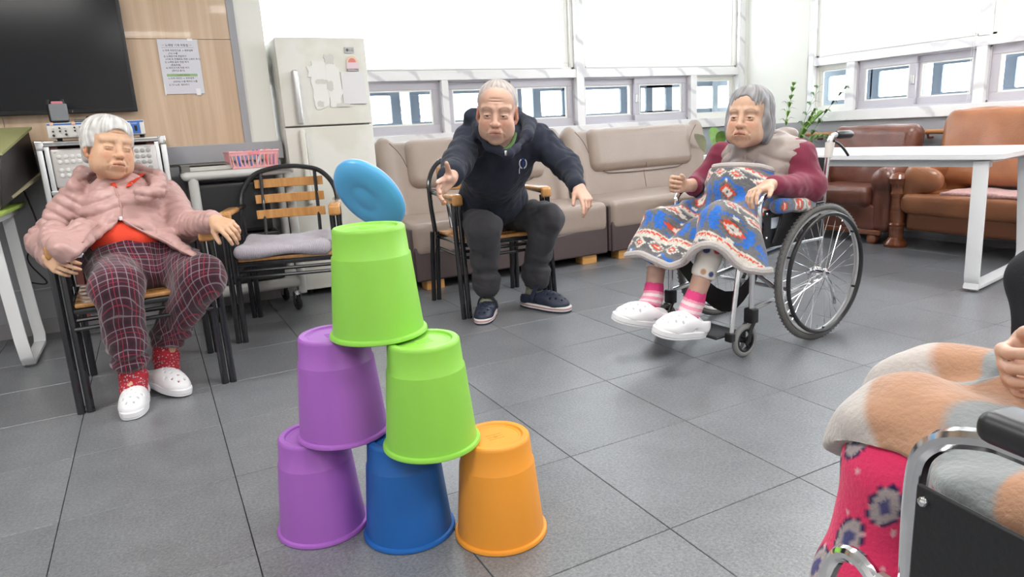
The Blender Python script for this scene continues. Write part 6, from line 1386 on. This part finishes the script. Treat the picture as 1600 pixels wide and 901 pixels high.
# ================================================================= FOREGROUND WHEELCHAIR USER (lap, hands) AND NEIGHBOUR
def woman_near():
    t=thing('person','person in pink animal-print trousers cut off by the right edge, hands in lap','person',(0,0,0)); t.location=(.86,.15,0); old=set(COL.objects)-{t}
    base=(.62,.38,.28); c=V3((.90,.02,1.22)); A=axes((.15,1,-.1),(0,0,1)); neck=V3((.88,.0,1.08)); shL,shR=V3((.70,.0,1.0)),V3((1.05,-.03,1.0)); hipL,hipR=V3((.76,.10,.55)),V3((.95,.08,.55)); knL,knR=V3((.795,.555,.525)),V3((.985,.59,.53)); anL,anR=V3((.80,.60,.2)),V3((1.0,.62,.2))
    w1=V3((.955,.385,.705)); w2=V3((.99,.47,.66)); e1=V3((1.12,.08,.74)); e2=V3((.72,.02,.76))
    o=dict(eye=.002,brow=.3)
    def fh(S): head_sdf(S,c,A,1,o); S.cap(c,neck,.055,.06,.03)
    def f1(S): hand_sdf(S,w1,dep(1568,566,.84)+V3((-.066,.03,0))-w1,V3((.1,.75,.55)),1.0,[.75,.85,.95,1.0],.02,(.8,.45,-.4),.5); S.cap(e1,w1,.035,.027,.01)
    def f2(S): hand_sdf(S,V3((.985,.52,.645)),dep(1552,588,.90)+V3((-.072,.035,0))-V3((.985,.52,.645)),V3((.2,.3,.9)),.95,[.5,.5,.5,.5],.02,(.8,.4,-.3)); S.cap((1.15,.3,.68),V3((.985,.52,.645)),.033,.027,.01)
    def fb(S):
        S.cap(shR,shL,.06); S.cap(neck-(0,0,.06),(.86,.06,.62),.1,.13)
        for a,b,r in ((hipR,knR,.06),(hipL,knL,.06),(knR,anR,.045),(knL,anL,.045),(shR,e1,.04),(shL,e2,.04)): S.cap(a,b,r,r*.8)
    parts=[part_mesh(c-.17,c+.17,.005,fh),part_mesh((.82,.26,.52),(1.22,.62,.82),.0032,lambda S:(f1(S),f2(S))),part_mesh((.6,-.2,.1),(1.2,.8,1.1),.014,fb)]
    build_body(t,parts,lambda P: head_col(P,c,A,1,o,base))
    S=SDF((.5,-.25,.5),(1.3,.35,1.15),.012); S.cap(shR,shL,.08,.08,.04); S.cap(neck-(0,0,.08),(.86,.05,.62),.14,.17,.05); S.cap(shL,e2,.065,.06,.03); S.cap(e2,V3((.80,.22,.70)),.055,.045,.03); S.cap(shR,e1,.065,.055,.03); S.cap(c,neck,.06,.06,.01,neg=True); cloth('jumper',S,mat('rust orange knit',(.55,.17,.06),.85,bump=.2,bscale=200),t,lambda P:.005*fold(P,5,2),1)
    hair('hair',t,c,A,1,hairm,[(0,.05,-.028,.09,.088,.104,0),(0,.07,.02,.07,.05,.06,.02)],[(0,-.03,.08,.06,.11,.07,.006),(0,-.11,0,.2,.05,.2,.01)],.002,2,30,.006,(.4,.39,.38))
    # pink trousers with grey animal faces (plain ovals)
    pkm=mat('hot pink fleece',(.80,.05,.16),.9,attr=True,sheen=.15,bump=.3,bscale=150,spec=.2)
    S=SDF((.6,-.1,.16),(1.15,.75,.72),.0068); 
    for h_,k_,n_ in ((hipL,knL,anL),(hipR,knR,anR)): S.cap(h_,k_,.075,.066,.05); S.cap(k_+V3((0,.02,-.03)),n_+V3((0,0,.08)),.070,.075,.04)
    S.cap(knL+V3((-.01,.02,-.20)),anL+V3((-.02,.0,.10)),.080,.075,.03)
    spots=[]
    def pc(P):
        C=np.tile(np.array([.80,.045,.15]),(len(P),1)); x,y=pix(P); front=(P[:,1]>.3)
        for i in range(9):
            for j in range(10):
                # regular print laid out in the cloth: offset ovals, 7 cm apart, in (y,z) on the outer face and (x,z) on the front
                cz=.17+.078*j; off=.5*(j%2)
                for (a,lo,sd) in ((P[:,1],.02,1),(P[:,0]+.45,1.0,0)):
                    ca_=lo+.105*(i+off); da=(a-ca_)/.021; dz=(P[:,2]-cz+ .9*(a-ca_))/.027; r2=da*da+dz*dz; face=(P[:,0]<.84) if sd else (P[:,0]>=.84)
                    C[(r2<1.45)&front&face]=(.02,.02,.09); C[(r2<1.0)&front&face]=(.42,.36,.37); C[(r2<.22)&front&face]=(.08,.08,.22)
        n=fold(P,45,3); C[n>1.15]=(.75,.45,.5); return C
    cloth('trousers',S,pkm,t,lambda P:.005*fold(P,5,71),2,colf=pc)
    for n_ in (anL,anR): sock(t,[n_+V3((0,0,.06)),n_,n_+V3((0,.07,-.05))],[.038,.04,.034],MATS['sage green sock'])
    clog('slipper',t,anL+V3((0,-.06,-.085)),anL+V3((0,.18,-.085)),(0,0,1),whitef,whitef,'clog',('white clog on the foreground person left foot, below the frame',None)); clog('slipper',t,anR+V3((0,-.06,-.085)),anR+V3((0,.18,-.085)),(0,0,1),whitef,whitef,'clog',('white clog on the foreground person right foot, below the frame',None))
    # blanket
    S=SDF((.60,-.05,.34),(1.32,.84,.80),.0058)
    def dr(S,g):
        S.cap(hipL+V3((.03,.1,-.0)),knL+V3((.01,.01,.015)),.088+g,.085+g,.05); S.cap(hipR+V3((0,.1,-.0)),knR+V3((.0,.02,.01)),.092+g,.085+g,.05); S.cap((.86,.15,.55),(.89,.5,.53),.095+g,.075+g,.05)
        S.cap(knL+V3((.01,.03,.0)),V3((.795,.60,.42)),.088+g,.082+g,.04); S.cap(knL+V3((.03,.03,-.0)),knR+V3((0,.05,-.01)),.066+g,.08+g,.05); S.cap(knR+V3((0,.05,0)),V3((1.02,.72,.44)),.09+g,.08+g,.04); S.cap((1.06,.3,.56),(1.12,.62,.52),.09+g,.08+g,.05)
        S.cap((.700,.10,.53),(.715,.42,.535),.055+g*.3,.055+g*.3,.04)
    dr(S,0); S2=SDF((.60,-.05,.34),(1.32,.84,.80),.0058); dr(S2,-.022); zz=S2.ax[2][None,None,:]; S.d=np.maximum(S.d,-np.maximum(S2.d,zz-.50))
    hemcut(S,[(1200,700),(1300,716),(1345,742),(1365,770),(1400,800),(1450,840),(1600,900),(1750,960)])
    def fb2(P): return .012*fold(P*np.array([1,.8,1]),3.4,81)+.014*np.sin((P[:,0]*.9+P[:,1]*1.1)*24+2.0*fold(P,2.2,82))*np.clip((P[:,2]-.55)/.06,0,1)+.004*fold(P,9,83)
    P,F=S.mesh(); P=smooth_mesh(P,F,2); N_=mnormals(P,F); P=P+N_*fb2(P)[:,None]
    u=P[:,0]-.72; v=P[:,1]+.8*(.6-P[:,2]); C=np.tile(np.array([.40,.225,.14]),(len(P),1)); w=fold(np.stack([u,v,0*u],1),3.1,90); a=np.sin(v*25+u*14+2.0*w+2.7)
    g=np.clip((a-.05)*5+.5,0,1)[:,None]; C=C*(1-g)+np.array([.235,.26,.27])*g
    cr=np.clip((v-.585-.20*u+.02*w)*60,0,1)[:,None]; C=C*(1-cr)+np.array([.47,.43,.41])*cr
    o_=qmesh('soft_blanket',P,F,mat('plush',(.5,.4,.3),.95,attr=True,sheen=.4,bump=.3,bscale=120,spec=.15),None,col=C*(1+.05*fold(P,25,91))[:,None]); tag(o_,'plush peach, grey and cream blanket over the lap at the right edge','blanket')
    for q in COL.objects:
        if q.parent is None and q not in old: q.location=Vector(q.location)+Vector((.078,-.038,0))
woman_near()
def neighbour():
    t=thing('person','black-trousered knee of someone at the right edge beyond the foreground wheelchair','person',(0,0,0)); t.location=(2.4,.9,0); old=set(COL.objects)-{t}
    hip1,hip2=V3((2.48,.78,.50)),V3((2.44,.98,.50)); kn1,kn2=V3((2.085,.80,.50)),V3((2.09,1.035,.51)); an1,an2=V3((2.03,.76,.09)),V3((2.07,.985,.09)); neck=V3((2.55,.86,1.05)); c=V3((2.52,.86,1.2)); A=axes((-1,.1,-.1),(0,0,1)); shA,shB=V3((2.53,.68,.98)),V3((2.53,1.05,.98)); eA,eB=V3((2.48,.62,.74)),V3((2.48,1.12,.74)); wA,wB=V3((2.28,.74,.64)),V3((2.28,.98,.64))
    def fh(S): head_sdf(S,c,A,1,dict(eye=.002)); S.cap(c,neck,.055,.06,.03)
    def fw(S):
        for e_,w_,y in ((eA,wA,1),(eB,wB,-1)): S.cap(e_,w_,.034,.026,.01); hand_sdf(S,w_,(-1,.0,-.1),(0,y,.2),.95,[.5,.5,.5,.5],.05,(.7,.5,-.3))
    def fb(S):
        S.cap(shA,shB,.06); S.cap(neck-(0,0,.06),(2.5,.88,.6),.1,.13)
        for a,b,r in ((hip1,kn1,.06),(hip2,kn2,.06),(kn1,an1,.045),(kn2,an2,.045),(shA,eA,.04),(shB,eB,.04)): S.cap(a,b,r,r*.8)
    build_body(t,[part_mesh(c-.17,c+.17,.006,fh),part_mesh((2.05,.6,.55),(2.52,1.2,.8),.005,fw),part_mesh((1.9,.55,0),(2.7,1.25,1.1),.016,fb)],lambda P: head_col(P,c,A,1,dict(eye=.002),(.6,.38,.27)))
    hair('hair',t,c,A,1,hairm,[(0,.05,-.028,.09,.088,.104,0),(0,.07,.02,.07,.05,.06,.02)],[(0,-.03,.08,.06,.11,.07,.006),(0,-.11,0,.2,.05,.2,.01)],.002,2,30,.008,(.08,.08,.08))
    bk=mat('black wool',(.012,.012,.016),.9,bump=.2,bscale=200)
    S=SDF((1.9,.55,.06),(2.7,1.25,.72),.010); S.ell((2.46,.88,.53),(.15,.19,.12),.04)
    for h_,k_,n_ in ((hip1,kn1,an1),(hip2,kn2,an2)): S.cap(h_,k_,.09,.08,.04); S.cap(k_,n_+V3((0,0,.04)),.082,.062,.03)
    cloth('trousers',S,bk,t,lambda P:.005*fold(P,5,2),1)
    S=SDF((2.1,.5,.55),(2.75,1.25,1.15),.012); S.cap(shA,shB,.085,.085,.04); S.cap(neck-(0,0,.08),(2.5,.88,.62),.14,.17,.05)
    for s_,e_,w_ in ((shA,eA,wA),(shB,eB,wB)): S.cap(s_,e_,.068,.06,.03); S.cap(e_,w_*.85+e_*.15,.055,.042,.03)
    S.cap(c,neck,.06,.06,.01,neg=True); cloth('coat',S,bk,t,lambda P:.005*fold(P,5,2),1)
    clog('shoe',t,an1+V3((.09,0,-.088)),an1+V3((-.17,0,-.088)),(0,0,1),navyf,navyf,'clog',('dark clog of the black-trousered neighbour, right foot',None)); clog('shoe',t,an2+V3((.09,0,-.088)),an2+V3((-.17,0,-.088)),(0,0,1),navyf,navyf,'clog',('dark clog of the black-trousered neighbour, left foot',None))
    k=arm_chair('black armchair under the black-trousered neighbour at the right edge',(2.53,.86,0),math.radians(-85))
    for q in COL.objects:
        if q.parent is None and q not in old: q.location=Vector(q.location)+Vector((.115,-.045,0))
neighbour()
